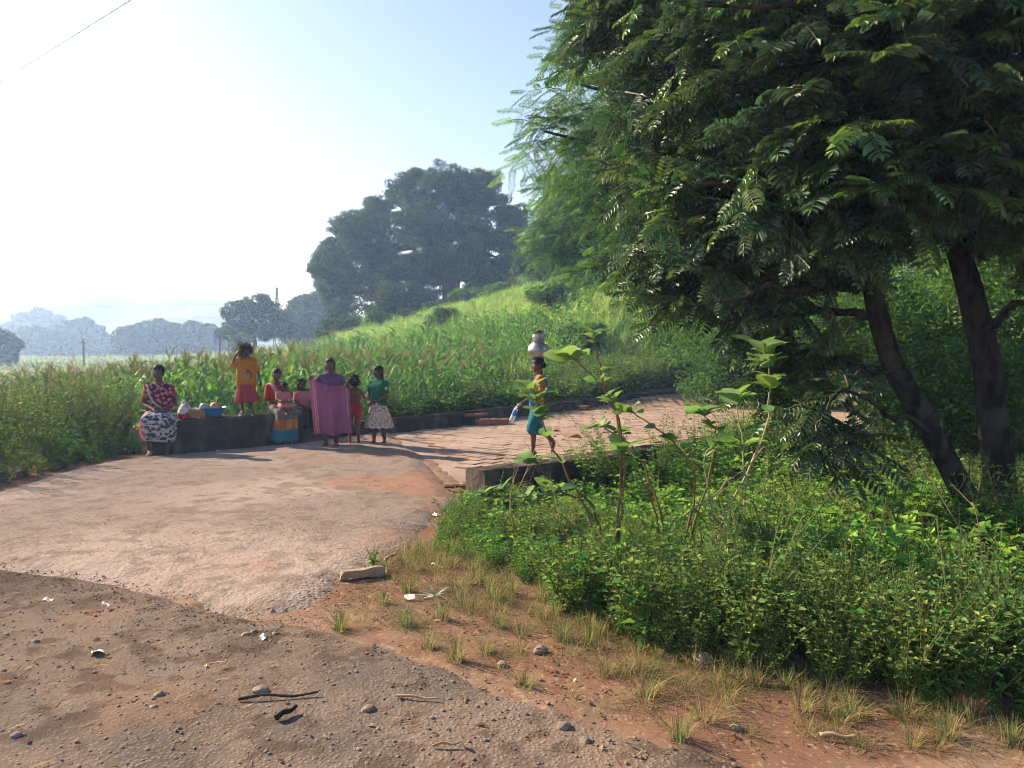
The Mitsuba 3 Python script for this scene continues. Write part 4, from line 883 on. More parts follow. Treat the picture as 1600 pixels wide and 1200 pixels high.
def stand(H, child=False):
    """default joints of a figure that stands facing -y, feet at z = 0; l is +x, r is -x"""
    J = {'H': H, 'hh': H / (5.7 if child else 6.7)}
    for s, k in ((1, 'l'), (-1, 'r')):
        J['hip' + k] = (s * 0.052 * H, 0, 0.50 * H); J['knee' + k] = (s * 0.055 * H, -0.01, 0.275 * H); J['ankle' + k] = (s * 0.055 * H, 0.015, 0.05 * H)
        J['toe' + k] = (s * 0.07 * H, -0.10 * H, 0.018 * H)
        J['sh' + k] = (s * 0.100 * H, 0.0, (0.765 if child else 0.785) * H); J['el' + k] = (s * 0.14 * H, 0.02 * H, 0.62 * H); J['wr' + k] = (s * 0.15 * H, -0.02 * H, 0.47 * H)
        J['hd' + k] = ((0, -0.1, -1), (-s, 0, 0), (0, -1, 0), 0.4)      # direction, palm normal, thumb side, curl
    J['pelvis'] = (0, 0, 0.52 * H); J['waist'] = (0, 0, 0.61 * H); J['chest'] = (0, 0.0, 0.73 * H); J['neck'] = (0, 0.01 * H, 0.825 * H)
    J['head'] = (0, -0.012 * H, H - J['hh'] * 0.52); J['look'] = (0.0, 0.0, 0.0)
    J['thick'] = 1.0
    return J

def torso(J, k=0.0, low=True):
    H, f = J['H'], J['thick']; A = lambda n, d: np.asarray(J[n], float) + d
    parts = [bone((A('shl', (-0.01, 0, -0.01)), 0.030 * H * f + k), (A('shr', (0.01, 0, -0.01)), 0.030 * H * f + k), (A('chest', (0.045 * H, 0, 0)), 0.062 * H * f + k), (A('chest', (-0.045 * H, 0, 0)), 0.062 * H * f + k)),
             bone((A('chest', (0.045 * H, 0, 0)), 0.062 * H * f + k), (A('chest', (-0.045 * H, 0, 0)), 0.062 * H * f + k), (A('waist', (0.03 * H, 0, 0)), 0.056 * H * f + k), (A('waist', (-0.03 * H, 0, 0)), 0.056 * H * f + k))]
    nb = A('neck', (0, 0.004, -0.012 * H))
    parts += [bone((nb, 0.03 * H + k), (A('sh' + s_, (0, 0, 0.002)), 0.024 * H + k), (A('chest', (0, 0, 0.01)), 0.05 * H)) for s_ in 'lr']
    if low: parts.append(bone((A('waist', (0.03 * H, 0, 0)), 0.056 * H * f + k), (A('waist', (-0.03 * H, 0, 0)), 0.056 * H * f + k), (A('pelvis', (0.035 * H, 0.005, 0)), 0.062 * H * f + k), (A('pelvis', (-0.035 * H, 0.005, 0)), 0.062 * H * f + k)))
    return join(parts)

def sleeve(J, s, part=0.6, k=0.012):
    H = J['H']; a, b = np.asarray(J['sh' + s], float), np.asarray(J['el' + s], float)
    return bone((a, 0.034 * H + k), (a + (b - a) * part, 0.028 * H + k))

def arm(J, s):
    H, f = J['H'], J['thick']; d = J['hd' + s]
    return join([chain((J['sh' + s], 0.031 * H * f), (J['el' + s], 0.0205 * H * f), (J['wr' + s], 0.0145 * H * f)), bone((J['sh' + s], 0.03 * H * f), (np.asarray(J['sh' + s]) * 0.55 + np.asarray(J['el' + s]) * 0.45, 0.026 * H * f)), hand(J['wr' + s], d[0], d[1], d[2], J['hh'] * 0.80, d[3])])

def leg(J, s):
    H, f = J['H'], J['thick']; A = lambda n: np.asarray(J[n + s], float)
    calf = A('knee') * 0.68 + A('ankle') * 0.32 + np.array([0, 0.012 * H, 0])
    foot_d = unit(A('toe') - A('ankle')); heel = A('ankle') - foot_d * np.array([1, 1, 0]) * 0.025 * H - np.array([0, 0, 0.022 * H])
    side = np.array([-foot_d[1], foot_d[0], 0])
    toes = [chain((A('toe') + side * o * H - foot_d * 0.01 * H, 0.0105 * H), (A('toe') + side * o * H + foot_d * (0.016 - abs(o) * 0.3) * H, 0.0085 * H)) for o in (-0.022, -0.011, 0, 0.011, 0.022)]
    return join([chain((A('hip'), 0.05 * H * f), (A('knee'), 0.031 * H * f)), chain((A('knee'), 0.03 * H * f), (calf, 0.031 * H * f), (A('ankle'), 0.0185 * H * f)), bone((A('ankle'), 0.0185 * H), (heel, 0.019 * H), (A('toe') + side * 0.018 * H, 0.013 * H), (A('toe') - side * 0.018 * H, 0.013 * H))] + toes)

SKIN = {'mat_skin': (0.095, 0.049, 0.032), 'mat_skin_mid': (0.14, 0.072, 0.045)}
for k, c in SKIN.items(): matte(k, c, 0.6, True, 0.25)
matte('mat_hair', (0.009, 0.007, 0.006), 0.65, True, 0.2); matte('mat_hair_brown', (0.04, 0.023, 0.014), 0.7, True, 0.2)
matte('mat_eye', (0.26, 0.23, 0.2), 0.4); matte('mat_pupil', (0.01, 0.008, 0.007), 0.2)

class Person:
    def __init__(self, label, x, y, z, yaw, J, skin='mat_skin', legs=True, group=None, edge=0.015):
        self.key = thing('person', label, 'person', group)
        c, s = math.cos(yaw), math.sin(yaw); self.M = np.eye(4); self.M[:2, :2] = [[c, -s], [s, c]]; self.M[:3, 3] = (x, y, z)
        self.J = J; R = head_frame(*J['look']); self.R, self.c = R, np.asarray(J['head'], float)
        H = J['H']
        neck = chain((J['neck'], 0.034 * H * J['thick']), (self.c + R @ np.array([0, 0.06, -0.2]) * J['hh'], 0.031 * H))
        parts = [torso(J), neck, head(self.c, J['hh'], R), arm(J, 'l'), arm(J, 'r'), leg(J, 'l'), leg(J, 'r')]
        body = soften(join(parts), edge, 5)
        self.put('body', body, skin)
        for s in (1, -1):
            p = self.c + R @ np.array([s * 0.145, -0.315, 0.02]) * J['hh']
            e = trimesh.creation.icosphere(1, 0.048 * J['hh']); e.apply_translation(p); k = self.put('eye', e, 'mat_eye')
            e = trimesh.creation.icosphere(1, 0.034 * J['hh']); e.apply_translation(p + R @ np.array([0, -0.022, 0]) * J['hh']); put('pupil', moved(e, self.M), 'mat_pupil', k)
    def put(self, name, mesh, mat, smooth=True, label=None):
        return put(name, moved(mesh, self.M), mat, self.key, smooth, label=label)
    def hair(self, seed, mat='mat_hair', **kw): return self.put('hair', hair_cap(self.c, self.J['hh'], self.R, seed, **kw), mat)
    def cloth(self, name, man, mat, wrinkle=0.009, freq=14, seed=0, vertical=0.5, edge=0.018, it=6, label=None):
        return self.put(name, soften(man, edge, it, wrinkle, freq, seed, vertical), mat, label=label)

def loft(rings, pleats=0, amp=0.0, n=72, seed=0, rim=0.006):
    """a skirt: rings (x, y, z, rx, ry) from top to hem, pleats growing towards the hem, with a turned inner side"""
    g = np.random.default_rng(seed); a = np.linspace(0, 2 * PI, n, endpoint=False); ph = g.uniform(0, 6.28, 4)
    rings = np.array(rings, float); t = np.linspace(0, 1, len(rings)); tt = np.linspace(0, 1, 4 * len(rings))
    R = np.stack([np.interp(tt, t, rings[:, i]) for i in range(5)], 1)
    rows = []
    for u, (x, y, z, rx, ry) in zip(tt, R):
        w = 1 + amp * u * (np.sin(pleats * a + ph[0] + 0.6 * np.sin(3 * a + ph[1])) + 0.4 * np.sin((pleats * 2 + 1) * a + ph[2]))
        rows.append(np.stack([x + rx * w * np.cos(a), y + ry * w * np.sin(a), z + 0.012 * u * np.sin(pleats * a + ph[3])], 1))
    inner = [r * 1.0 for r in rows[::-1]]
    for k, r in enumerate(inner):
        c = r.mean(0); inner[k] = c + (r - c) * (1 - rim / max(0.05, np.linalg.norm((r - c)[:, :2], axis=1).mean()))
    V_ = np.array(rows + inner); m = len(V_)
    i, j = np.meshgrid(np.arange(m), np.arange(n), indexing='ij')
    q = np.stack([i * n + j, ((i + 1) % m) * n + j, ((i + 1) % m) * n + (j + 1) % n, i * n + (j + 1) % n], -1).reshape(-1, 4)
    return trimesh.Trimesh(V_.reshape(-1, 3), np.vstack([q[:, [0, 1, 2]], q[:, [0, 2, 3]]]), process=False)

def lathe(profile, n=40):
    p = np.array(profile, float); a = np.linspace(0, 2 * PI, n, endpoint=False)
    v = np.stack([p[:, :1] * np.cos(a), p[:, :1] * np.sin(a), np.repeat(p[:, 1:], n, 1)], -1).reshape(-1, 3); m = len(p)
    i, j = np.meshgrid(np.arange(m - 1), np.arange(n), indexing='ij')
    q = np.stack([i * n + j, i * n + (j + 1) % n, (i + 1) * n + (j + 1) % n, (i + 1) * n + j], -1).reshape(-1, 4)
    return trimesh.Trimesh(v, np.vstack([q[:, [0, 1, 2]], q[:, [0, 2, 3]]]), process=False)

# fabrics
def floral(p, n, uv):
    d, d2, r = voronoi(p.x * 17 + p.y * 5, p.z * 17)
    return dr.select(d < 0.36, mix((0.55, 0.10, 0.13), (0.50, 0.22, 0.22), r), mix((0.05, 0.02, 0.035), (0.10, 0.02, 0.05), r))
def printed(p, n, uv):
    f = fbm(p.x * 32, p.y * 32, p.z * 26, 2); g = noise(p.x * 60, p.y * 60, p.z * 60)
    c = mix((0.045, 0.045, 0.06), (0.42, 0.41, 0.43), smoothstep(0.46, 0.56, f * 0.7 + g * 0.3))
    return dr.select(p.x + (p.z - 0.55) * 0.2 < -5.62, mix((0.50, 0.10, 0.13), (0.6, 0.42, 0.42), smoothstep(0.5, 0.6, f)), c)
def bands(p, n, uv):
    z = p.z + 0.03 * noise(p.x * 6, p.y * 6)
    c = mix((0.03, 0.17, 0.22), (0.035, 0.20, 0.25), noise(p.x * 40, p.y * 40, p.z * 8))
    c = dr.select(z > 0.285, mix((0.42, 0.14, 0.05), (0.42, 0.27, 0.10), smoothstep(0.45, 0.55, noise(p.x * 9, p.y * 9))), c)
    return dr.select(z > 0.46, mix((0.13, 0.13, 0.12), (0.2, 0.17, 0.15), noise(p.x * 25, p.y * 25, p.z * 5)), c)
def sprigs(p, n, uv):
    d, d2, r = voronoi(p.x * 26 + p.y * 9, p.z * 26 - p.y * 5); f = fbm(p.x * 40, p.y * 40, p.z * 40, 2)
    return mix(mix((0.50, 0.42, 0.34), (0.58, 0.50, 0.42), f), (0.26, 0.10, 0.09), smoothstep(0.42, 0.26, d) * smoothstep(0.3, 0.5, f))
def shawl(p, n, uv):
    s = uv.x
    line = smoothstep(0.012, 0.004, dr.abs(s - 0.09)) + smoothstep(0.012, 0.004, dr.abs(s - 0.14)) + smoothstep(0.01, 0.004, dr.abs(s - 0.93))
    w = noise(p.x * 150, p.y * 150, p.z * 25)
    c = mix((0.235, 0.07, 0.155), (0.30, 0.10, 0.20), w)
    return mix(mix(c, (0.42, 0.10, 0.17), smoothstep(0.15, 0.05, s)), (0.62, 0.42, 0.38), dr.clip(line, 0, 1) * 0.8)
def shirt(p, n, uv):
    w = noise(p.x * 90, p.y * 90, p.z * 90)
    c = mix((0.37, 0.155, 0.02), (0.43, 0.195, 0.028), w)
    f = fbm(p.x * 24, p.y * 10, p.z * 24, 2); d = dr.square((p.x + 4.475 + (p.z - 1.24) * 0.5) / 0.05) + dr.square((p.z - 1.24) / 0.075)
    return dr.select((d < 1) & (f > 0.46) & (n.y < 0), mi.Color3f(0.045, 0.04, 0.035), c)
for k, f in (('floral', floral), ('printed', printed), ('bands', bands), ('sprigs', sprigs), ('shawl', shawl), ('shirt', shirt)):
    scene['mat_' + k] = {'type': 'twosided', 'bsdf': {'type': 'diffuse', 'reflectance': proc(f)}}
for k, c in (('red', (0.46, 0.035, 0.03)), ('crimson', (0.40, 0.02, 0.045)), ('red_skirt', (0.38, 0.045, 0.045)), ('orange', (0.55, 0.20, 0.03)), ('magenta', (0.38, 0.03, 0.15)), ('pink', (0.60, 0.22, 0.23)), ('pale_pink', (0.58, 0.36, 0.36)), ('navy', (0.018, 0.022, 0.05)),
             ('purple', (0.16, 0.07, 0.17)), ('green', (0.012, 0.14, 0.075)), ('blue', (0.035, 0.17, 0.48)), ('teal', (0.012, 0.14, 0.17)), ('cream', (0.46, 0.47, 0.36)), ('dark_cloth', (0.02, 0.018, 0.02)), ('tan_cloth', (0.42, 0.23, 0.12)), ('white_cloth', (0.62, 0.60, 0.58)), ('rust', (0.45, 0.16, 0.045))):
    matte('mat_' + k, tuple(0.72 * x for x in c), 0.95)

def sandals(P, mat='mat_dark_cloth', keys='lr'):
    for s in keys:
        a, t = np.asarray(P.J['ankle' + s], float), np.asarray(P.J['toe' + s], float); H = P.J['H']
        d = unit((t - a) * [1, 1, 0]); z = -0.004
        heel = a - d * 0.03 * H; e = t + d * 0.03 * H
        m = bone(([heel[0], heel[1], z], 0.018), ([e[0], e[1], z], 0.02), ([t[0] - d[1] * 0.02 * H, t[1] + d[0] * 0.02 * H, z], 0.02), ([t[0] + d[1] * 0.02 * H, t[1] - d[0] * 0.02 * H, z], 0.02))
        m = m ^ MM.cube([4, 4, 0.03], True).translate([0, 0, 0.006])
        k = P.put('sandal', soften(m, 0.02, 1), mat)
        q = (a * 0.35 + t * 0.65); sd = np.array([-d[1], d[0], 0]) * 0.034 * H
        strap = tube(curve([q - sd - [0, 0, 0.02], q + [0, 0, 0.018], q + sd - [0, 0, 0.02]], 7), 0.006, 5)
        put('strap', moved(trimesh.Trimesh(*strap, process=False), P.M), mat, k, True)

# 1: woman seated on the left end of the wall, hands in her lap
J = stand(1.58); up = 0.60
for s, k in ((1, 'l'), (-1, 'r')):
    J['hip' + k] = (s * 0.085, 0, up); J['knee' + k] = (s * 0.165, -0.42, 0.55); J['ankle' + k] = (s * 0.12, -0.47, 0.085); J['toe' + k] = (s * 0.125, -0.62, 0.03)
    J['sh' + k] = (s * 0.16, 0.0, 1.03); J['el' + k] = (s * 0.235, -0.02, 0.79); J['wr' + k] = (s * 0.06, -0.27, 0.70)
    J['hd' + k] = ((-s * 0.75, -0.5, -0.35), (0, 0.4, -1), (0, -0.6, 0.8), 0.55)
J.update(pelvis=(0, 0, up + 0.02), waist=(0, -0.02, 0.76), chest=(0, -0.02, 0.93), neck=(0, 0.005, 1.09), head=(0, -0.03, 1.275), look=(-0.35, 0.0, 0.0), thick=1.12)
w = Person('woman in a dark floral sari seated on the left end of the wall', -5.60, 12.02, 0.0, 0.40, J)
w.hair(1, low=-0.06, extra=[[((0, 0.33, 0.05), 0.14), ((0, 0.40, 0.0), 0.15)]])
w.cloth('sari', join([torso(J, 0.02), bone(((0.1, 0.02, 0.68), 0.10), ((-0.1, 0.02, 0.68), 0.10), ((0.1, -0.10, 0.68), 0.09), ((-0.1, -0.1, 0.68), 0.09)), bone(((-0.15, 0, 1.06), 0.062), ((0.1, -0.03, 0.80), 0.14), ((0.03, -0.03, 0.93), 0.13))]), 'mat_floral', 0.008, 12)
w.cloth('sleeve', sleeve(J, 'r', 0.45), 'mat_orange', 0.003); w.cloth('sleeve', sleeve(J, 'l', 0.45), 'mat_magenta', 0.003)
sk = join([bone((J['hipl'], 0.115), (J['hipr'], 0.115), (J['kneel'], 0.085), (J['kneer'], 0.085)), bone((J['kneel'], 0.10), (J['kneer'], 0.10), ((0.19, -0.44, 0.26), 0.055), ((-0.20, -0.44, 0.29), 0.055), ((0.16, -0.24, 0.30), 0.06), ((-0.17, -0.24, 0.32), 0.06))])
w.cloth('skirt', sk, 'mat_printed', 0.022, 11, 2, 0.3)
hem = [(math.cos(a) * 0.225 - 0.01, -0.355 + math.sin(a) * 0.145 + 0.0, 0.245 + 0.02 * math.sin(2 * a)) for a in np.linspace(0, 2 * PI, 41)]
mbh = MB(); mbh.add(*tube(hem, 0.018, 6, False)); w.put('hem', mbh.mesh(), 'mat_cream')
bd = curve([(-0.17, 0.06, 1.085), (-0.155, -0.085, 1.06), (-0.12, -0.13, 0.9), (-0.06, -0.155, 0.80), (0.04, -0.17, 0.72)], 16)
mbh = MB(); mbh.add(*tube(bd, 0.017, 6)); w.put('border', mbh.mesh(), 'mat_cream')
bd = curve([(-0.06, -0.06, 1.1), (0.03, -0.125, 1.04), (0.10, -0.11, 1.0)], 8); mbh = MB(); mbh.add(*tube(bd, 0.01, 6)); w.put('border', mbh.mesh(), 'mat_cream')
sandals(w)

# 2: child standing on the wall, hand raised to the head
J = stand(1.2, True)
J.update(elr=(-0.235, -0.02, 0.83), wrr=(-0.15, -0.06, 1.03), hdr=((0.55, 0.1, 0.8), (1, 0.2, -0.3), (0, -1, 0.3), 0.6), ell=(0.19, 0.02, 0.74), wrl=(0.235, -0.02, 0.57), look=(0.55, 0.05, -0.05), head=(0.01, -0.02, 1.09))
w = Person('child in an ochre shirt and red skirt standing on the wall, hand raised', -4.53, 12.92, 0.525, 0.30, J)
w.hair(2, 'mat_hair_brown', puff=0.07, low=-0.14, wild=1.0)
tr = bone(((0.075, 0, 0.9), 0.07), ((-0.075, 0, 0.9), 0.07), ((0.085, 0, 0.55), 0.085), ((-0.085, 0, 0.55), 0.085), ((0.1, 0, 0.49), 0.065), ((-0.1, 0, 0.49), 0.065))
w.cloth('shirt', join([torso(J, 0.014, False), tr, sleeve(J, 'l', 0.75, 0.02), sleeve(J, 'r', 0.75, 0.02)]), 'mat_shirt', 0.008, 11, 3)
w.put('skirt', loft([(0, 0, 0.52, 0.13, 0.10), (0, 0, 0.40, 0.165, 0.13), (0, 0, 0.22, 0.195, 0.16)], 11, 0.06, seed=3), 'mat_red_skirt')
sandals(w, 'mat_white_cloth')

# 3: woman in red seated with a baby
J = stand(1.46); up = 0.60
for s, k in ((1, 'l'), (-1, 'r')):
    J['hip' + k] = (s * 0.08, 0, up); J['knee' + k] = (s * 0.11, -0.40, 0.55); J['ankle' + k] = (s * 0.08, -0.40, 0.09); J['toe' + k] = (s * 0.10, -0.53, 0.03); J['sh' + k] = (s * 0.14, -0.01, 0.98)
J.update(ell=(0.22, -0.12, 0.79), wrl=(0.05, -0.30, 0.76), hdl=((-1, -0.3, 0.2), (0, 0.8, 0.3), (0, 0, 1), 0.5), elr=(-0.21, -0.07, 0.77), wrr=(0.0, -0.30, 0.70), hdr=((1, -0.2, 0.15), (0, 0.6, 0.8), (0, -0.3, 1), 0.45),
         pelvis=(0, 0, up + 0.02), waist=(0, -0.02, 0.74), chest=(0, -0.03, 0.89), neck=(0, 0.0, 1.035), head=(0.0, -0.03, 1.19), look=(-0.35, -0.05, 0.0))
w = Person('woman in a red top and banded skirt seated on the wall holding a baby', -4.13, 13.28, 0.0, 0.75, J)
w.hair(4, low=-0.1, puff=0.03, extra=[[((0, 0.33, -0.05), 0.13), ((0, 0.38, -0.1), 0.12)]])
w.cloth('blouse', join([torso(J, 0.016), sleeve(J, 'l', 0.85, 0.014), sleeve(J, 'r', 0.85, 0.014)]), 'mat_red', 0.006, 12)
sc_ = curve([(-0.13, 0.05, 1.03), (-0.115, -0.08, 1.0), (-0.06, -0.125, 0.86), (0.02, -0.135, 0.74)], 14)
w.cloth('scarf', join([bone((a, 0.024), (b, 0.024), (a + np.array([0.035, -0.005, 0.0]), 0.02), (b + np.array([0.035, -0.005, 0.0]), 0.02)) for a, b in zip(sc_[:-1], sc_[1:])]), 'mat_pale_pink', 0.004)
w.cloth('skirt', join([bone((J['hipl'], 0.11), (J['hipr'], 0.11), (J['kneel'], 0.085), (J['kneer'], 0.085)), bone((J['kneel'], 0.085), (J['kneer'], 0.085), ((0.14, -0.40, 0.09), 0.06), ((-0.15, -0.40, 0.09), 0.06), ((0.13, -0.20, 0.12), 0.06), ((-0.14, -0.20, 0.12), 0.06))]), 'mat_bands', 0.022, 11, 3, 0.25)

# 4: the baby on her lap (same place and turn as the woman)
J = stand(0.70, True)
J.update(hipl=(0.05, 0.0, 0.10), hipr=(-0.05, 0.0, 0.10), kneel=(0.10, -0.15, 0.11), kneer=(-0.04, -0.16, 0.11), anklel=(0.12, -0.24, 0.0), ankler=(-0.02, -0.25, 0.0), toel=(0.13, -0.30, -0.03), toer=(-0.01, -0.31, -0.03), pelvis=(0, 0, 0.1), waist=(0, 0, 0.18), chest=(0, 0, 0.27),
         shl=(0.09, 0, 0.31), shr=(-0.09, 0, 0.31), ell=(0.12, -0.06, 0.21), elr=(-0.12, -0.06, 0.21), wrl=(0.08, -0.15, 0.22), wrr=(-0.08, -0.15, 0.2), neck=(0, 0, 0.345), head=(0, -0.01, 0.43), hh=0.16, thick=1.35, look=(0.2, 0.1, 0.1),
         hdl=((-0.3, -1, 0), (0, 0, -1), (-1, 0, 0), 0.5), hdr=((0.3, -1, 0), (0, 0, -1), (1, 0, 0), 0.5))
w = Person('baby in pink sitting on the lap of the woman in red', -3.93, 13.00, 0.57, 0.55, J, edge=0.010)
w.hair(5, puff=0.05, low=-0.1, wild=0.3)
w.cloth('dress', join([torso(J, 0.014), sleeve(J, 'l', 0.8, 0.012), sleeve(J, 'r', 0.8, 0.012), bone((J['hipl'], 0.06), (J['hipr'], 0.06), (J['kneel'], 0.05), (J['kneer'], 0.05))]), 'mat_pink', 0.005, 16, edge=0.012)

# 5: child seated on the wall beside them
J = stand(1.1, True); up = 0.57
for s, k in ((1, 'l'), (-1, 'r')):
    J['hip' + k] = (s * 0.06, 0, up); J['knee' + k] = (s * 0.085, -0.27, 0.56); J['ankle' + k] = (s * 0.07, -0.29, 0.24); J['toe' + k] = (s * 0.085, -0.39, 0.20); J['sh' + k] = (s * 0.105, -0.01, 0.85)
J.update(ell=(0.16, -0.08, 0.70), wrl=(0.09, -0.21, 0.65), elr=(-0.16, -0.07, 0.71), wrr=(-0.08, -0.20, 0.66), hdl=((-0.4, -0.8, -0.3), (0, 0, -1), (-1, 0, 0), 0.4), hdr=((0.4, -0.8, -0.3), (0, 0, -1), (1, 0, 0), 0.4),
         pelvis=(0, 0, up + 0.01), waist=(0, -0.01, 0.68), chest=(0, -0.02, 0.79), neck=(0, 0, 0.90), head=(0, -0.02, 1.02), look=(-0.1, -0.05, 0.1))
w = Person('small child in pink and dark trousers seated beside the woman with the baby', -3.80, 13.66, -0.02, 0.75, J)
w.hair(6, puff=0.05, low=-0.12, wild=0.35)
w.cloth('top', join([torso(J, 0.014), sleeve(J, 'l', 0.6), sleeve(J, 'r', 0.6)]), 'mat_pink', 0.005, 14)
w.cloth('trousers', join([bone((J['hipl'], 0.085), (J['hipr'], 0.085), ((0, 0, 0.63), 0.09))] + [chain((J['hip' + s], 0.075), (J['knee' + s], 0.055), (np.asarray(J['ankle' + s]) + [0, 0, 0.05], 0.05)) for s in 'lr']), 'mat_navy', 0.006, 12)

# 6: girl holding up a long purple pink cloth
J = stand(1.49); 
J.update(elr=(-0.27, -0.02, 1.06), wrr=(-0.315, -0.17, 1.15), hdr=((-0.1, -0.8, 0.4), (0.7, 0, -0.6), (0.3, 0, 1), 0.9), ell=(0.25, -0.06, 0.98), wrl=(0.29, -0.21, 1.03), hdl=((0.1, -0.9, 0.2), (-0.7, 0, -0.5), (-0.3, 0, 1), 0.9), look=(0.0, 0.0, 0.03))
PX, PY, PYAW = -3.02, 12.60, 0.20
w = Person('girl standing and holding a long purple cloth up in front of her with both hands', PX, PY, 0.005, PYAW, J)
w.hair(7, puff=0.06, low=-0.2, extra=[[((0.3, 0.02, 0.0), 0.1), ((0.31, 0.05, -0.3), 0.07)], [((-0.3, 0.02, 0.0), 0.1), ((-0.31, 0.05, -0.3), 0.07)]])
w.cloth('dress', join([torso(J, 0.016), sleeve(J, 'l', 0.5), sleeve(J, 'r', 0.5)]), 'mat_purple', 0.006, 12)
w.put('skirt', loft([(0, 0, 0.86, 0.14, 0.11), (0, 0, 0.6, 0.19, 0.15), (0, 0, 0.32, 0.22, 0.18)], 9, 0.05, seed=7), 'mat_purple')
sandals(w)
# the cloth she holds
nu, nv = 61, 61
u, v = np.meshgrid(np.linspace(0, 1, nu), np.linspace(0, 1, nv))
tx = -0.335 + 0.645 * u; tz = 1.215 - 0.135 * u - 0.10 * np.sin(PI * u) ** 0.8 + 0.02 * np.exp(-((u - 0.0) / 0.05) ** 2)
bx = -0.25 + 0.60 * u; bz = 0.25 + 0.02 * np.sin(9 * u)
cx = tx + (bx - tx) * v; cz = tz + (bz - tz) * v
fold = 0.055 * np.sin(PI * np.clip(1.6 * u - 0.9 * v + 0.25, 0, 1)) ** 3 * np.sin(PI * v) ** 0.5 + 0.05 * v ** 0.8 * np.sin(2 * PI * (2.3 * u ** 1.4 + 0.35 * v) + 0.6) + 0.055 * (nfbm(np.stack([u * 4 - v * 1.6, v * 1.3 + u, 0 * u], -1), 3, 4) - 0.5) + 0.025 * (nfbm(np.stack([u * 13 + v * 3, v * 2.5, 0 * u], -1), 2, 6) - 0.5) + 0.03 * np.sin(PI * u) * np.sin(PI * v) + 0.02 * np.sin(2 * PI * (1.3 * u - 1.6 * v)) * np.exp(-3 * v)
cy = -0.265 - fold
pts = np.stack([cx, cy, cz], -1).reshape(-1, 3); back = pts + [0, 0.004, 0]
i, j = np.meshgrid(np.arange(nv - 1), np.arange(nu - 1), indexing='ij'); a = i * nu + j
q = np.stack([a, a + 1, a + nu + 1, a + nu], -1).reshape(-1, 4); q = np.vstack([q, q[:, ::-1] + nu * nv])
c_, s_ = math.cos(PYAW), math.sin(PYAW); Mc = np.eye(4); Mc[:2, :2] = [[c_, -s_], [s_, c_]]; Mc[:3, 3] = (PX, PY, 0.005)
V2 = np.vstack([pts, back]) @ Mc[:3, :3].T + Mc[:3, 3]
key = uniq('cloth'); uvs = np.tile(np.stack([u.ravel(), v.ravel()], 1), (2, 1))
scene[key] = mikit.ply((V2, q), 'mat_shawl', smooth=True, uv=uvs); tag(key, 'long purple pink cloth with pale stripes held up by the standing girl', 'cloth')

# 7: small child seen from behind, in red shorts
J = stand(1.2, True)
J.update(ell=(-0.18, -0.04, 0.80), shl=(0.115, 0, 0.925), shr=(-0.115, 0, 0.925))
J.update(ell=(0.19, -0.10, 0.86), wrl=(0.14, -0.24, 0.98), hdl=((-0.2, -0.6, 0.7), (-1, 0, 0), (0, -0.5, 0.8), 0.5), elr=(-0.185, -0.03, 0.80), wrr=(-0.225, -0.17, 0.80), hdr=((-0.2, -0.9, 0.1), (0.6, 0, -0.7), (0.5, 0, 1), 0.5),
         look=(0.5, 0.0, 0.0), anklel=(0.07, 0.01, 0.055), ankler=(-0.075, 0.0, 0.055), toel=(0.09, -0.11, 0.02), toer=(-0.10, -0.11, 0.02), kneel=(0.062, 0, 0.32), kneer=(-0.066, 0, 0.32))
w = Person('small child in red shorts seen from behind beside the held up cloth', -2.70, 12.92, 0.005, PI + 0.15, J, 'mat_skin_mid')
w.hair(8, puff=0.05, low=-0.12, wild=0.6, extra=[[((0.2, 0.15, 0.1), 0.18), ((0.42, 0.12, 0.1), 0.12)]])
w.cloth('shorts', join([bone(((0.05, 0.005, 0.60), 0.078), ((-0.05, 0.005, 0.60), 0.078), ((0.06, 0.008, 0.68), 0.07), ((-0.06, 0.008, 0.68), 0.07)), bone((J['hipl'], 0.07), ((0.066, 0, 0.52), 0.066)), bone((J['hipr'], 0.07), ((-0.07, 0, 0.52), 0.066))]), 'mat_crimson', 0.005, 16)

# 8: girl in a green shirt and sprigged skirt
J = stand(1.36)
J.update(hh=1.36 / 6.7, ell=(0.17, -0.03, 0.86), wrl=(0.07, -0.19, 0.76), hdl=((-0.7, -0.6, -0.2), (0, 0.7, -0.5), (0, -0.4, 1), 0.5), elr=(-0.17, -0.05, 0.87), wrr=(-0.06, -0.2, 0.78), hdr=((0.7, -0.6, -0.2), (0, 0.7, -0.5), (0, -0.4, 1), 0.5),
         look=(-0.45, 0.0, 0.0), anklel=(0.07, 0.06, 0.065), toel=(0.085, -0.07, 0.025), ankler=(-0.07, -0.05, 0.065), toer=(-0.10, -0.18, 0.025), kneer=(-0.07, -0.04, 0.37))
w = Person('girl in a green shirt and pale sprigged skirt at the right end of the group', -2.27, 12.90, 0.0, -0.45, J)
w.hair(9, puff=0.05, low=-0.1, extra=[[((0.1, 0.35, -0.1), 0.12), ((0.16, 0.36, -0.6), 0.09), ((0.17, 0.33, -1.0), 0.05)]])
w.cloth('shirt', join([torso(J, 0.018), sleeve(J, 'l', 0.6, 0.018), sleeve(J, 'r', 0.6, 0.018), bone(((0.05, 0, 0.72), 0.09), ((-0.05, 0, 0.72), 0.09), ((0.05, 0, 0.84), 0.08), ((-0.05, 0, 0.84), 0.08))]), 'mat_green', 0.007, 12)
e = trimesh.creation.cylinder(0.026, 0.008, sections=20); e.apply_transform(trimesh.geometry.align_vectors([0, 0, 1], [0.9, -0.45, 0.05])); e.apply_translation(np.array([0.197, -0.055, 0.985]))
w.put('badge', e, 'mat_cream', 30, label='pale round badge on the green sleeve')
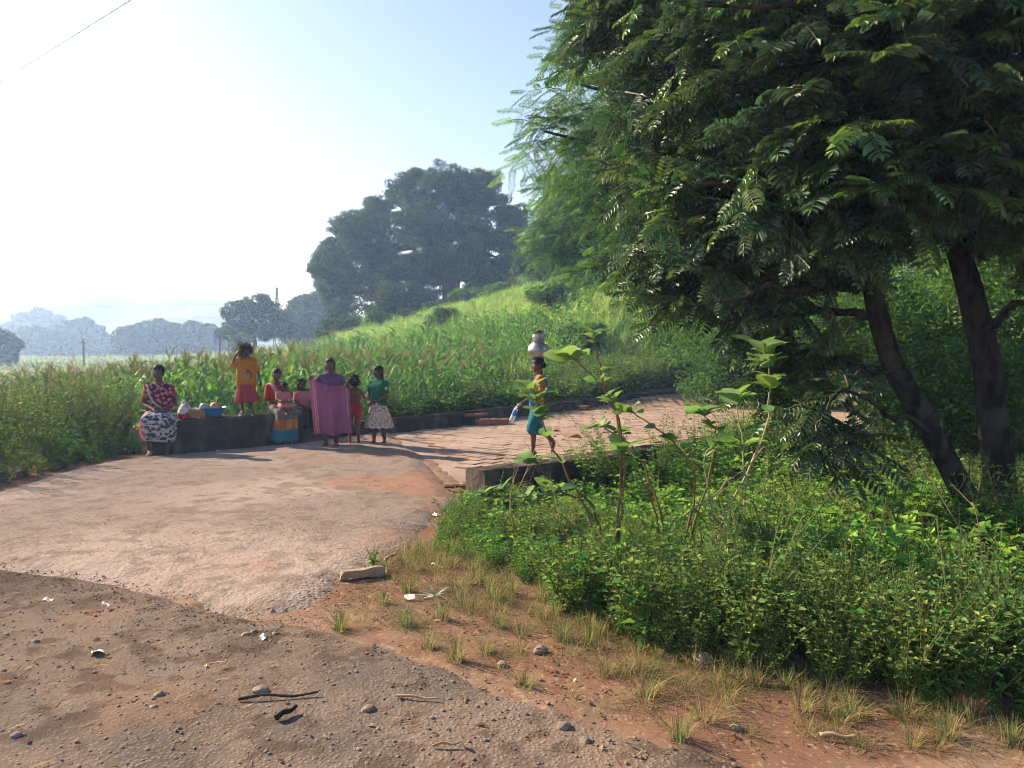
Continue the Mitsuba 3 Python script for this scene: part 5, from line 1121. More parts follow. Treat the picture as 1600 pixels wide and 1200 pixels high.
w.put('skirt', loft([(0, 0, 0.75, 0.115, 0.095), (0, 0, 0.66, 0.15, 0.125), (0, 0, 0.48, 0.215, 0.185), (0, 0, 0.315, 0.255, 0.225)], 13, 0.055, seed=9), 'mat_sprigs')

# 9: woman walking with two metal pots on her head
J = stand(1.50)
J.update(anklel=(0.06, -0.10, 0.07), toel=(0.06, -0.25, 0.025), kneel=(0.06, -0.12, 0.41), kneer=(-0.05, -0.03, 0.43), ankler=(-0.06, 0.22, 0.20), toer=(-0.06, 0.20, 0.06), ell=(0.20, 0.06, 0.94), wrl=(0.21, 0.07, 0.71), hdl=((0, -0.1, -1), (-1, 0, 0), (0, -1, 0), 0.45),
         elr=(-0.19, -0.06, 0.93), wrr=(-0.16, -0.27, 0.80), hdr=((0, -0.75, -0.6), (0, 0.5, -0.8), (1, 0, 0), 1.1), look=(0.05, 0.0, 0.0), head=(0, -0.02, 1.39))
WX, WY = 0.425, 11.72
w = Person('woman in a blue and orange sari walking with two metal pots stacked on her head', WX, WY, 0.0, -PI / 2, J)
w.hair(10, low=-0.05, puff=0.03, extra=[[((0, 0.36, 0.05), 0.17), ((0, 0.42, 0.0), 0.17)]])
w.cloth('blouse', join([torso(J, 0.014), sleeve(J, 'l', 0.8), sleeve(J, 'r', 0.8)]), 'mat_rust', 0.004, 14)
w.cloth('drape', join([bone(((-0.12, 0.0, 1.2), 0.062), ((-0.06, -0.06, 1.0), 0.09), ((0.06, -0.07, 0.86), 0.08)), bone(((-0.06, -0.06, 1.0), 0.09), ((0.06, -0.07, 0.86), 0.085), ((0.0, -0.05, 0.76), 0.11)), bone(((-0.1, 0.08, 1.2), 0.045), ((-0.12, 0.0, 1.2), 0.062), ((-0.05, 0.12, 0.95), 0.04))]), 'mat_blue', 0.014, 14, 4, 0.4)
w.cloth('sari', join([bone((J['hipl'], 0.10), (J['hipr'], 0.10), ((0, 0, 0.86), 0.10), (J['kneel'], 0.085), (J['kneer'], 0.08)), bone((J['kneel'], 0.08), (J['kneer'], 0.075), ((0.06, -0.09, 0.40), 0.07), ((-0.05, 0.05, 0.38), 0.07))]), 'mat_teal', 0.02, 13, 5, 0.25)
sandals(w, keys='l')
scene['mat_metal'] = {'type': 'twosided', 'bsdf': {'type': 'principled', 'base_color': rgb(0.36, 0.365, 0.38), 'metallic': 0.85, 'roughness': 0.4}}
hx, hy, hz_ = WX - 0.02, WY, 1.475
k = put('head_pad', moved(lathe([(0.03, 0.0), (0.075, 0.0), (0.09, 0.018), (0.075, 0.036), (0.03, 0.034)], 24), place(hx, hy, hz_)), 'mat_dark_cloth', smooth=True, label='rolled dark cloth pad between the head and the big pot', category='head pad')
pot = lathe([(0.0, 0.0), (0.06, 0.003), (0.115, 0.03), (0.155, 0.085), (0.163, 0.13), (0.145, 0.185), (0.10, 0.225), (0.085, 0.24), (0.088, 0.255), (0.112, 0.268), (0.114, 0.276), (0.10, 0.275), (0.078, 0.255), (0.07, 0.235)])
put('water_pot', moved(pot, place(hx, hy, hz_ + 0.034)), 'mat_metal', smooth=40, label='big round metal water pot carried on the woman\'s head', category='pot')
pot2 = lathe([(0.0, 0.0), (0.07, 0.004), (0.092, 0.03), (0.096, 0.075), (0.088, 0.10), (0.09, 0.106), (0.118, 0.118), (0.119, 0.125), (0.10, 0.122), (0.082, 0.10), (0.0, 0.095)])
k = put('small_pot', moved(pot2, place(hx, hy, hz_ + 0.034 + 0.262, 0, 1.0, (0.03, 0))), 'mat_metal', smooth=40, label='smaller metal pot standing on the big pot with a cloth stuffed in', category='pot')
put('cloth', moved(lump(0.078, 3, (1, 1, 0.55), 3, 0.4), place(hx, hy, hz_ + 0.034 + 0.262 + 0.118)), 'mat_dark_cloth', k, True)
# the bottle in her right hand
scene['mat_bottle'] = {'type': 'principled', 'base_color': rgb(0.86, 0.9, 0.93), 'roughness': 0.12, 'spec_trans': 0.6, 'eta': 1.3}
matte('mat_label', (0.03, 0.16, 0.55), 0.4); matte('mat_cap', (0.75, 0.78, 0.82), 0.4)
prof = [(0.0, 0.0), (0.034, 0.002), (0.037, 0.02), (0.036, 0.10), (0.037, 0.19), (0.03, 0.225), (0.014, 0.265), (0.013, 0.285), (0.0, 0.285)]
Mw = w.M @ np.array([[1, 0, 0, -0.16], [0, 1, 0, -0.335], [0, 0, 1, 0.755], [0, 0, 0, 1.0]])
d = np.array([0.40, -0.05, 0.9]); d /= np.linalg.norm(d); Mb = np.eye(4); a = unit(np.cross([0, 1, 0], d)); Mb[:3, 0], Mb[:3, 1], Mb[:3, 2] = a, np.cross(d, a), d; Mb[:3, 3] = Mw[:3, 3] - d * 0.265
bt = thing('water_bottle', 'clear plastic water bottle with a blue label dangling from the walking woman\'s hand', 'bottle')
put('bottle', moved(lathe(prof, 24), Mb), 'mat_bottle', bt, True)
put('label', moved(lathe([(0.0375, 0.10), (0.0382, 0.102), (0.0388, 0.145), (0.0382, 0.188), (0.0375, 0.19)], 24), Mb), 'mat_label', bt, True)
put('cap', moved(lathe([(0.0, 0.302), (0.016, 0.300), (0.017, 0.284), (0.0145, 0.283)], 20), Mb), 'mat_cap', bt, 40)

# ------------------------------------------------------------------ large leaved shrubs in the ditch
rng = np.random.default_rng(61)
def shrub(label, stems, seed, base='shrub'):
    """stems: (points, foot radius, leaf whorls [(place along the stem 0..1, leaves, length)])"""
    g = np.random.default_rng(seed); t = thing(base, label, 'shrub')
    for pts, r, whorls, tone in stems:
        p = curve(pts, 20) + g.normal(0, 0.006, (20, 3)); p[0] -= [0, 0, 0.1]
        v, f = tube(p, np.linspace(r * 0.78, 0.004, 20), 7)
        put('stem', trimesh.Trimesh(v, f, process=False), 'mat_stem', t, True, color=np.tile(tone, (len(v), 1)) * (0.75 + 0.5 * nfbm(v * 25, 2, 3)[:, None]))
        for at, n, L in whorls + [(g.uniform(0.55, 0.97), 2, 0.10) for _ in range(4 if whorls else 0)]:
            n = n + (2 if n > 2 else 0)
            q = np.array([np.interp(at, np.linspace(0, 1, 20), p[:, i]) for i in range(3)]); k = min(int(at * 19), 18); ax = unit(p[k + 1] - p[k]); a0 = g.uniform(0, 6.28)
            for m in range(n):
                a = a0 + m * PI + (m // 2) * PI / 2 + g.normal(0, 0.25)
                d = unit(np.array([math.cos(a), math.sin(a), 0.0]) + ax * g.uniform(0.35, 0.9) + [0, 0, g.uniform(-0.15, 0.2)])
                N = np.array([0, 0, 1.0]) * 0.9 + ax * 0.5 - d * 0.2 + g.normal(0, 0.25, 3)
                l = L * 1.2 * g.uniform(0.65, 1.12)
                v, f = big_leaf(q - ax * 0.02 * (m // 2), d, N, l, l * g.uniform(0.62, 0.78), 0.12, g.uniform(0.1, 0.35), 7, 0.02, int(g.integers(1e6)), 0.85)
                c = hue(g, 1, (0.16, 0.27, 0.06) if g.random() < 0.65 else (0.12, 0.21, 0.08), 0.15, 0.06)
                put('leaf', (v, f), 'mat_bigleaf', t, True, color=np.tile(c, (len(v), 1)))
BR, PALE = (0.17, 0.11, 0.06), (0.30, 0.24, 0.15)
shrub('tall leggy shrub with round grey green leaves in front of the walking woman', [
    ([(0.77, 5.60, -0.07), (0.51, 5.70, 0.54), (0.30, 5.80, 0.91), (0.16, 5.90, 1.35)], 0.017, [(0.72, 2, 0.13), (0.86, 3, 0.17), (0.95, 4, 0.18), (1.0, 3, 0.14)], BR),
    ([(0.77, 5.60, -0.07), (0.82, 5.50, 0.72), (0.72, 5.40, 1.26), (0.40, 5.30, 1.61)], 0.016, [(0.6, 2, 0.10), (0.80, 2, 0.10), (1.0, 5, 0.17)], BR),
    ([(0.76, 5.60, -0.05), (0.80, 5.50, 0.93), (0.67, 5.50, 1.39), (0.58, 5.50, 1.76)], 0.015, [(0.55, 1, 0.10), (0.75, 2, 0.10), (1.0, 3, 0.14)], BR),
    ([(0.74, 5.60, -0.05), (0.57, 5.40, 0.53), (0.36, 5.30, 0.64), (0.14, 5.20, 0.89)], 0.012, [(1.0, 4, 0.16)], (0.10, 0.07, 0.05))], 1)
shrub('spreading shrub with pairs of rounded leaves in the middle of the ditch', [
    ([(1.22, 5.70, -0.10), (1.11, 5.70, 0.46), (0.93, 5.80, 0.89), (0.67, 5.90, 1.05)], 0.014, [(0.85, 2, 0.12), (1.0, 5, 0.17)], BR),
    ([(1.24, 5.70, -0.10), (1.36, 5.60, 0.63), (1.19, 5.60, 0.96), (0.89, 5.70, 1.19)], 0.013, [(0.7, 2, 0.12), (1.0, 4, 0.17)], BR),
    ([(1.22, 5.70, -0.10), (0.96, 5.40, 0.66), (0.76, 5.40, 0.94)], 0.012, [(0.7, 2, 0.12), (1.0, 4, 0.16)], BR),
    ([(1.27, 5.70, -0.10), (1.50, 5.70, 0.76), (1.57, 5.80, 0.99), (1.47, 5.90, 1.18)], 0.012, [(0.8, 2, 0.10), (1.0, 5, 0.16)], BR)], 2)
shrub('pale stemmed shrub with a large leafy top against the dark trees', [
    ([(1.32, 5.40, -0.13), (1.57, 5.50, 0.46), (1.87, 5.60, 1.01), (1.91, 5.60, 1.39), (1.86, 5.60, 1.65)], 0.015, [(0.6, 2, 0.12), (0.75, 4, 0.17), (0.9, 4, 0.2), (1.0, 5, 0.2)], PALE),
    ([(1.34, 5.40, -0.13), (1.61, 5.40, 0.29), (1.67, 5.40, 0.76), (1.63, 5.50, 1.30)], 0.012, [(0.55, 2, 0.13), (0.8, 3, 0.14), (1.0, 5, 0.17)], PALE),
    ([(1.03, 5.50, -0.02), (1.17, 5.40, 0.39), (1.47, 5.40, 0.62), (1.84, 5.50, 0.93)], 0.014, [], PALE),
    ([(1.32, 5.40, -0.13), (1.45, 5.30, 0.23), (1.35, 5.30, 0.86), (1.48, 5.30, 1.00)], 0.011, [(0.7, 2, 0.12), (1.0, 4, 0.15)], PALE)], 3)
for lab, c, h in (('young broad leaved plant at the rough end of the kerb wall', (-0.13, 7.60, 0.00), 0.35), ('young broad leaved plant beside the dark kerb wall face', (0.31, 7.40, 0.11), 0.42)):
    c = np.array(c); c[2] = land(c[0], c[1])
    shrub(lab, [([c, c + [0.05, 0, h * 0.5], c + [0.02, 0.02, h]], 0.009, [(0.4, 4, 0.13), (0.7, 4, 0.14), (1.0, 5, 0.13)], BR), ([c, c + [-0.1, 0.05, h * 0.4], c + [-0.16, 0.05, h * 0.8]], 0.008, [(0.6, 4, 0.12), (1.0, 5, 0.12)], BR)], int(h * 100), 'young_plant')

# ------------------------------------------------------------------ on the wall: bundle, cloth, basin
k = thing('cloth_bundle', 'red and white cloth bundle lying on the wall beside the seated woman', 'bundle')
def ruck(sx, sy, sz, seed, fold=0.03):
    s = trimesh.creation.icosphere(4); v = s.vertices.copy()
    v *= np.array([sx, sy, sz]) * (1 + 0.28 * (nfbm(v * 1.7 + seed, 3, seed) - 0.5))[:, None]
    v += s.vertices * (fold * (np.abs(np.sin((v[:, 0] * 0.7 + v[:, 2] * 0.5 + v[:, 1]) * 55 + 5 * nfbm(v * 9 + seed, 2, seed))) - 0.5))[:, None] * 0.4
    v[:, 2] = np.maximum(v[:, 2], -sz * 0.55) + sz * 0.55
    return trimesh.Trimesh(v, s.faces, process=False)
matte('mat_bundle', proc(lambda p, n, uv: mix((0.45, 0.04, 0.06), (0.62, 0.58, 0.56), smoothstep(0.5, 0.56, fbm(p.x * 9, p.y * 9, p.z * 9, 2)))), 0.95)
put('wrap', moved(ruck(0.105, 0.12, 0.15, 3), place(-5.30, 12.26, 0.52)), 'mat_bundle', k, True)
put('knot', moved(ruck(0.045, 0.05, 0.08, 5), place(-5.33, 12.30, 0.69)), 'mat_white_cloth', k, True)
put('folded_cloth', moved(ruck(0.16, 0.12, 0.10, 8, 0.05), place(-5.13, 12.28, 0.525)), 'mat_tan_cloth', smooth=True, label='tan orange cloth heaped on the wall between the bundle and the basin', category='cloth')
k = put('basin', moved(lathe([(0.0, 0.0), (0.14, 0.0), (0.16, 0.01), (0.225, 0.13), (0.245, 0.145), (0.25, 0.15), (0.245, 0.153), (0.22, 0.142), (0.155, 0.02), (0.0, 0.012)], 48), place(-4.965, 12.50, 0.535)), matte('mat_basin', (0.02, 0.16, 0.38), 0.35, True, 0.5), smooth=40,
        label='wide blue plastic basin standing on the wall', category='basin')
dome = [(0.0, 0.09), (0.05, 0.082), (0.085, 0.05), (0.098, 0.0), (0.1, -0.02), (0.092, -0.02)]
put('bowl', moved(lathe(dome, 32), place(-4.89, 12.50, 0.685, 0, 1, (0.1, -0.1))), matte('mat_clay', (0.36, 0.17, 0.09), 0.6), smooth=True, label='reddish brown upturned bowl at the right in the blue basin', category='bowl')
put('bowl', moved(lathe(dome, 32), place(-5.06, 12.49, 0.675, 0, 0.95, (-0.12, -0.1))), matte('mat_tin', (0.30, 0.26, 0.23), 0.45), smooth=True, label='grey brown upturned bowl at the left in the blue basin', category='bowl')

# ------------------------------------------------------------------ hearth, bricks and debris on the paving
matte('mat_brick', proc(lambda p, n, uv: mix((0.22, 0.085, 0.055), (0.34, 0.15, 0.10), fbm(p.x * 16, p.y * 16, p.z * 16, 4))), 0.95)
def chunk(sx, sy, sz, seed):
    b = block(sx, sy, sz, 0.02); m = b.subdivide().subdivide().subdivide()
    v = m.vertices + (nfbm(m.vertices * 14 + seed, 3, seed)[:, None] - 0.5) * 0.05
    return trimesh.Trimesh(v, m.faces, process=False)
k = thing('clay_hearth', 'broken low red clay hearth on grey ash by the far kerb wall', 'hearth')
for s, (x, y, r, d) in enumerate([(-0.40, 16.55, 0.1, (0.62, 0.16, 0.17)), (-0.70, 16.75, 1.3, (0.36, 0.15, 0.15)), (-0.15, 16.78, 1.5, (0.34, 0.14, 0.14))]):
    put('clay_side', moved(chunk(*d, s), place(x, y, land(x, y) - 0.01, r)), 'mat_brick', k, 30)
put('clay_slab', moved(chunk(0.5, 0.2, 0.05, 8), place(-0.82, 16.85, 0.16, 0.35, 1, (0.25, 0))), 'mat_brick', k, 30)
mb = MB()
for q in range(420):
    r = rng.uniform(0, 1) ** 0.6; a = rng.uniform(0, 6.28); x, y = -0.42 + 0.85 * r * math.cos(a), 16.45 + 0.5 * r * math.sin(a)
    m = lump(rng.uniform(0.012, 0.035), q, (1, 1, 0.6), 0); mb.add(m.vertices + [x, y, land(x, y) + 0.012], m.faces)
put('ash', mb.mesh(), matte('mat_ash', (0.26, 0.25, 0.25), 1.0), kind='stuff', label='grey ash and cinders strewn round the clay hearth')
put('brick', moved(chunk(0.30, 0.2, 0.13, 5), place(1.95, 20.35, 0.0, 0.9)), 'mat_brick', smooth=30, label='single red block lying against the far kerb wall', category='brick')
put('clod', moved(lump(0.09, 5, (1.3, 1, 0.6)), place(1.15, 13.9, 0.03)), 'mat_brick', smooth=True, label='dark red clod on the paving behind the walking woman', category='clod')
put('clod', moved(lump(0.07, 6, (1, 1, 0.6)), place(0.86, 14.9, 0.03)), 'mat_brick', smooth=True, label='small red clod farther back on the paving', category='clod')
matte('mat_wood', proc(lambda p, n, uv: mix((0.20, 0.135, 0.085), (0.36, 0.26, 0.17), fbm(p.x * 12, p.y * 50, p.z * 50, 3))), 0.8)
matte('mat_dark_wood', (0.045, 0.03, 0.022), 0.8)
put('plank', moved(chunk(0.34, 0.09, 0.035, 9), place(-0.66, 9.25, land(-0.66, 9.25) + 0.03, 0.15)), 'mat_dark_wood', smooth=30, label='dark rotten plank piece by the rough end of the kerb wall', category='plank')

# ------------------------------------------------------------------ things lying on the ground in front
def gz(x, y): return land(x, y) + float(rough(np.array([x]), np.array([y]))[0]) * 0.8
def lay(base, mesh, x, y, mat, label, cat, rot=0.0, lift=0.02, group=None, smooth=True, tilt=(0, 0)):
    return put(base, moved(mesh, place(x, y, gz(x, y) + lift, rot, 1.0, tilt)), mat, smooth=smooth, label=label, category=cat, group=group)
lg = trimesh.Trimesh(*tube(curve([(-0.15, 0, 0.035), (-0.05, 0.006, 0.038), (0.05, -0.004, 0.036), (0.15, 0.0, 0.034)], 12), [0.034, 0.037, 0.035, 0.036, 0.034, 0.035, 0.034, 0.033, 0.034, 0.033, 0.031, 0.029], 9), process=False)
lg = trimesh.util.concatenate([moved(chunk(0.30, 0.055, 0.05, 31), place(0, 0, 0)), moved(chunk(0.24, 0.04, 0.03, 32), place(0.02, 0.035, 0.0, 0.12))])
x, y = (-1.06, 5.33); lay('log', lg, x, y, 'mat_wood', 'short pale split log at the edge of the beige side road', 'log', 0.35, 0.02, smooth=35)
st = lambda L, r, s: trimesh.Trimesh(*tube(curve([(-L / 2, 0, 0), (-L / 6, 0.03 * L * s, 0.01), (L / 6, -0.02 * L, 0.004), (L / 2, 0.02 * L * s, 0.012)], 12), np.linspace(r, r * 0.6, 12), 6), process=False)
x, y = (-1.08, 3.44); lay('stick', st(0.36, 0.008, 1), x, y, 'mat_dark_wood', 'long thin dark stick lying beside a stone on the road', 'stick', 0.12, 0.025)
x, y = (-0.99, 3.26); lay('stick', st(0.11, 0.014, 0.2), x, y, matte('mat_char', (0.018, 0.017, 0.018), 0.9), 'short black charred stick on the road below the long stick', 'stick', 0.95, 0.03)
x, y = (-0.92, 5.69); lay('stick', st(0.16, 0.013, -1), x, y, 'mat_wood', 'pale stick leaning up beside the log', 'stick', 1.2, 0.07, tilt=(0.1, 0.3))
x, y = (-0.43, 3.41); lay('stick', st(0.20, 0.007, -1), x, y, 'mat_wood', 'thin pale stick on the earth right of the road', 'stick', -0.25)
x, y = (-0.26, 2.99); lay('stick', st(0.12, 0.006, 1), x, y, 'mat_wood', 'short pale twig near the bottom edge of the photo', 'stick', 0.1)
x, y = (1.35, 3.07); lay('stick', st(0.14, 0.012, 1), x, y, 'mat_wood', 'stubby brown stick in the red earth at the lower right', 'stick', -0.2)
matte('mat_stone', proc(lambda p, n, uv: mix((0.11, 0.088, 0.074), (0.27, 0.215, 0.17), fbm(p.x * 40, p.y * 40, p.z * 40, 4))), 0.9)
STONES = [(-1.19, 3.52, 0.032, 'grey stone beside the long dark stick on the road'),
          (-1.65, 3.48, 0.022, 'small dark stone alone on the road left of the stick'),
          (-2.08, 3.11, 0.022, 'dark stone near the bottom left corner of the road'),
          (-0.64, 3.32, 0.026, 'dark lumpy stone at the road edge right of the stick'),
          (-0.05, 3.79, 0.022, 'pale stone on the red earth beside the dry grass'),
          (0.22, 3.16, 0.026, 'brown stone on the red earth at the bottom centre'),
          (0.30, 3.05, 0.022, 'light grey stone just right of the brown one'),
          (0.95, 3.15, 0.020, 'small stone in the red earth below the weeds'),
          (0.15, 3.97, 0.034, 'rounded grey stone half hidden in dry grass'),
          (-1.62, 3.36, 0.018, 'tiny stone on the road under the small dark stone'),
          (-1.50, 4.21, 0.022, 'black cinder on the road edge beside a white scrap'),
          (-1.47, 4.25, 0.020, 'second black cinder touching the first'),
          (-1.34, 4.23, 0.018, 'brown pebble right of the cinders'),
          (-3.33, 5.96, 0.016, 'small dark stone on the beige road at the left'),
          (-3.86, 6.11, 0.020, 'dark pebble at the far left of the beige road'),
          (-2.64, 7.05, 0.022, 'dark pebble in the middle of the beige road'),
          (-2.33, 8.72, 0.025, 'dark pebble on the beige road before the group'),
          (-1.40, 7.67, 0.026, 'brown pebble near the red earth patch'),
          (-4.10, 8.09, 0.016, 'pebble at the left verge of the beige road'),
          (-2.62, 4.10, 0.020, 'rusty pebble at the left end of the road edge')]
for s, (x, y, r, lab) in enumerate(STONES):
    lay('stone', lump(r, s + 20, (1.25, 1, 0.75)), x, y, 'mat_stone', lab, 'stone', s * 1.3, r * 0.45)
matte('mat_paper', (0.62, 0.60, 0.56), 0.8)
SCRAPS = [(-3.95, 6.93, 0.045, 'white paper scrap on the beige road at the left'),
          (-1.38, 5.67, 0.030, 'white scrap on the beige road near the log'),
          (-1.39, 4.16, 0.030, 'white scrap beside the black cinders'),
          (-0.56, 5.61, 0.045, 'white crumpled scrap at the edge of the weeds'),
          (-5.11, 8.41, 0.050, 'white scrap by the left verge of the beige road'),
          (-3.47, 11.13, 0.050, 'pale scrap on the beige road under the seated group'),
          (-2.50, 8.20, 0.040, 'white scrap in the middle of the beige road below the group'),
          (-5.33, 12.58, 0.060, 'white scrap beside the wall foot below the basin'),
          (-4.67, 12.10, 0.060, 'pale scrap in the shadow of the standing child'),
          (-4.43, 11.00, 0.050, 'pale scrap at the rim of the wall shadow'),
          (-2.97, 4.79, 0.030, 'grey scrap at the left on the road edge'),
          (-1.21, 7.93, 0.040, 'white scrap on the red earth patch'),
          (-0.78, 7.61, 0.040, 'white scrap near the end of the kerb wall'),
          (-2.19, 3.93, 0.040, 'pale curled leaf on the road at the left'),
          (-0.66, 4.83, 0.035, 'white scrap among the dry grass tufts'),
          (-2.19, 5.61, 0.025, 'tiny white scrap on the beige road above the road edge')]
for s, (x, y, r, lab) in enumerate(SCRAPS):
    g = np.random.default_rng(s); u, v = np.meshgrid(np.linspace(-1, 1, 9), np.linspace(-0.6, 0.6, 7)); c = g.uniform(-1, 1, 4)
    w = np.stack([u * r * (1 + 0.2 * c[0] * v), v * r * (1 + 0.3 * c[1] * u), r * (0.25 + 0.22 * np.sin(3 * u * c[2] + 2 * v) + 0.15 * np.sin(5 * v * c[3] + u))], -1).reshape(-1, 3)
    i, j = np.meshgrid(np.arange(6), np.arange(8), indexing='ij'); a = i * 9 + j; q = np.stack([a, a + 1, a + 10, a + 9], -1).reshape(-1, 4)
    w2 = w - [0, 0, 0.0015]; lay('scrap', (lambda t: trimesh.Trimesh(t[0], np.vstack([t[1][:, [0, 1, 2]], t[1][:, [0, 2, 3]]]), process=False))((np.vstack([w, w2]), np.vstack([q, q[:, ::-1] + 63]))), x, y, 'mat_paper', lab, 'litter', s * 0.9, 0.012)
v, f = tube(curve([(-0.06, 0.02, 0.01), (-0.02, -0.012, 0.02), (0.03, 0.0, 0.015), (0.06, -0.03, 0.01)], 12), 0.007, 5)
x, y = (-2.52, 4.65); lay('strip', trimesh.Trimesh(v, f, process=False), x, y, 'mat_paper', 'curved pale strip of bark on the road edge at the left', 'strip', -0.6)
mb = MB(); g = np.random.default_rng(5)
for k in range(16):
    a = g.uniform(0, 6.28); leaves(mb, [[0, 0, 0.02]], [[math.cos(a), math.sin(a), g.uniform(0.1, 0.9)]], [[0, 0, 1.0]], g.uniform(0.09, 0.16), 0.014, 0.2, 0.1, hue(g, 1, (0.32, 0.33, 0.28), 0.2, 0.02))
x, y = (-0.50, 4.83); k = lay('dry_leaf_tuft', mb.mesh(), x, y, 'mat_wood', 'pale grey spiky dry leaf tuft lying on the verge', 'dry leaves', 0.3, smooth=False)
scene[k] = mikit.ply(moved(mb.mesh(), place(x, y, gz(x, y) + 0.01)), 'mat_leaf_soft', color=mb.col())
x, y = (-1.03, 5.56); mbp = fused(*herb(401, 0.2, 5, 9, 0.04, (0.14, 0.25, 0.06), 0.4)); k = uniq('seedling'); scene[k] = mikit.ply(moved(mbp.mesh(), place(x, y, gz(x, y))), 'mat_leaf_soft', color=mbp.col()); tag(k, 'lone green seedling growing beside the pale log', 'plant')
x, y = (2.08, 3.35); lay('clod', lump(0.075, 44, (1.2, 1, 0.75), 3), x, y, matte('mat_red_clod', (0.30, 0.115, 0.065), 0.95), 'large red earth clod at the foot of the weeds at the lower right', 'clod', 0.3, 0.03)
x, y = (0.99, 3.85); lay('clod', lump(0.05, 45, (1, 1, 0.75), 3), x, y, 'mat_stone', 'dark clod under the front weeds at the centre right', 'clod', 0.3, 0.03)
# individual grass tufts on the verge
TUFTS = [(-1.00, 4.33), (-0.62, 4.38), (-0.45, 4.05), (-0.29, 3.85), (-0.14, 3.97), (0.06, 3.56), (0.48, 3.73), (0.62, 3.46), (0.83, 3.22), (1.29, 3.33), (1.50, 3.28), (0.28, 4.14), (-0.82, 4.77), (1.17, 3.59), (0.69, 3.06), (1.81, 3.09), (2.05, 3.04), (-0.08, 4.38), (-0.42, 4.48), (-0.69, 5.02)]
for s, (x, y) in enumerate(TUFTS):
    g = tuft(500 + s, rng.uniform(0.10, 0.19), 90, 0.004, (0.10, 0.16, 0.045), rng.uniform(0.35, 0.75), rng.uniform(0.9, 1.7)); k = uniq('grass_tuft')
    scene[k] = mikit.ply(moved(g.mesh(), place(x, y, gz(x, y) - 0.01)), 'mat_leaf_soft', color=g.col()); tag(k, 'short tuft of half dry grass on the red earth verge', 'grass tuft', 'grass tufts on the red verge')

# gravel, straw and crumbs
matte('mat_debris', (0.075, 0.05, 0.036), 1.0)
def bits(key, poly, n, rmin, rmax, bsdf, label, flat=0.6, seed=1):
    g = np.random.default_rng(seed); p = scatter_in(poly, n, g); z = height(p[:, 0], p[:, 1]) + rough(p[:, 0], p[:, 1]) * 0.75
    base = [lump(1.0, 60 + s, (1, 0.85, flat), 0, 0.5) for s in range(6)]; V_, F_ = [], []; at = 0
    for (x, y), zz in zip(p, z):
        b = base[g.integers(6)]; r = rmin * (rmax / rmin) ** (g.random() ** 2.2); a = g.uniform(0, 6.28); c, s = math.cos(a) * r, math.sin(a) * r
        V_.append(b.vertices @ np.array([[c, s, 0], [-s, c, 0], [0, 0, r]]) + [x, y, zz + 0.012 + r * 0.15]); F_.append(b.faces + at); at += len(b.vertices)
    put(key, trimesh.Trimesh(np.vstack(V_), np.vstack(F_), process=False), bsdf, kind='stuff', label=label)
bits('gravel', Polygon([(-3.72, 5.45), (-2.27, 4.83), (-1.43, 4.38), (-0.70, 4.05), (0.28, 3.28), (0.88, 2.92), (0.8, 2.5), (-3, 2.5), (-5, 5)]), 5200, 0.0025, 0.012, 'mat_stone', 'small dark gravel and grit strewn over the worn road')
bits('grit', apron_poly.buffer(-0.15), 1500, 0.004, 0.016, 'mat_stone', 'dark grit and crumbs on the beige side road', seed=2)
bits('crumbs', Polygon([(-1.11, 4.65), (-1.02, 5.96), (-0.49, 5.78), (0.58, 4.23), (1.43, 3.69), (2.50, 3.46), (2.13, 2.94), (0.76, 2.94), (-0.12, 3.62)]), 1300, 0.003, 0.012, 'mat_soil', 'crumbs of red earth on the verge', seed=3)
EDGE = LineString([(-3.75, 5.49), (-3.19, 5.33), (-2.27, 4.83), (-1.84, 4.58), (-1.52, 4.43), (-1.25, 4.56), (-1.18, 4.91), (-1.01, 5.64)])
bits('edge_debris', EDGE.buffer(0.24), 900, 0.003, 0.010, 'mat_debris', 'dark brown crumbs and grit heaped along the edge between the two roads', seed=4)
bits('edge_grit', EDGE.buffer(0.32), 900, 0.003, 0.009, 'mat_stone', 'grit along the edge between the two roads', seed=6)
g = np.random.default_rng(8); sp = scatter_in(Polygon([(-3.43, 5.02), (-1.79, 4.65), (-1.37, 5.02), (-0.81, 5.96), (0.58, 4.23), (1.54, 3.59), (2.46, 3.39), (2.12, 2.92), (0.6, 2.6), (-2.4, 2.6)]), 1100, g)
mb = MB(); zz = height(sp[:, 0], sp[:, 1]) + rough(sp[:, 0], sp[:, 1]) * 0.75 + 0.02; a = g.uniform(0, 6.28, len(sp))
leaves(mb, np.column_stack([sp, zz]), np.stack([np.cos(a), np.sin(a), g.normal(0, 0.12, len(sp))], 1), np.array([0, 0, 1.0]) + g.normal(0, 0.3, (len(sp), 3)), g.uniform(0.03, 0.1, len(sp)), g.uniform(0.0015, 0.0045, len(sp)), 0.2, 0.05, hue(g, len(sp), (0.25, 0.19, 0.11), 0.35, 0.05))
put('straw', mb.mesh(), 'mat_leaf_soft', color=mb.col(), kind='stuff', label='dry straw and grass bits strewn on the road edge and verge')
g = np.random.default_rng(9); sp = scatter_in(Polygon([(-3.43, 5.02), (-1.79, 4.65), (-1.37, 5.02), (-0.81, 5.96), (0.58, 4.23), (1.54, 3.59), (0.50, 2.92), (0.6, 2.6), (-2.4, 2.6)]), 130, g)
mb = MB(); zz = height(sp[:, 0], sp[:, 1]) + rough(sp[:, 0], sp[:, 1]) * 0.75 + 0.02; a = g.uniform(0, 6.28, len(sp))
leaves(mb, np.column_stack([sp, zz]), np.stack([np.cos(a), np.sin(a), g.normal(0, 0.15, len(sp))], 1), np.array([0, 0, 1.0]) + g.normal(0, 0.3, (len(sp), 3)), g.uniform(0.02, 0.05, len(sp)), g.uniform(0.012, 0.022, len(sp)), 0.2, 0.15, hue(g, len(sp), (0.22, 0.15, 0.09), 0.5, 0.05), True)
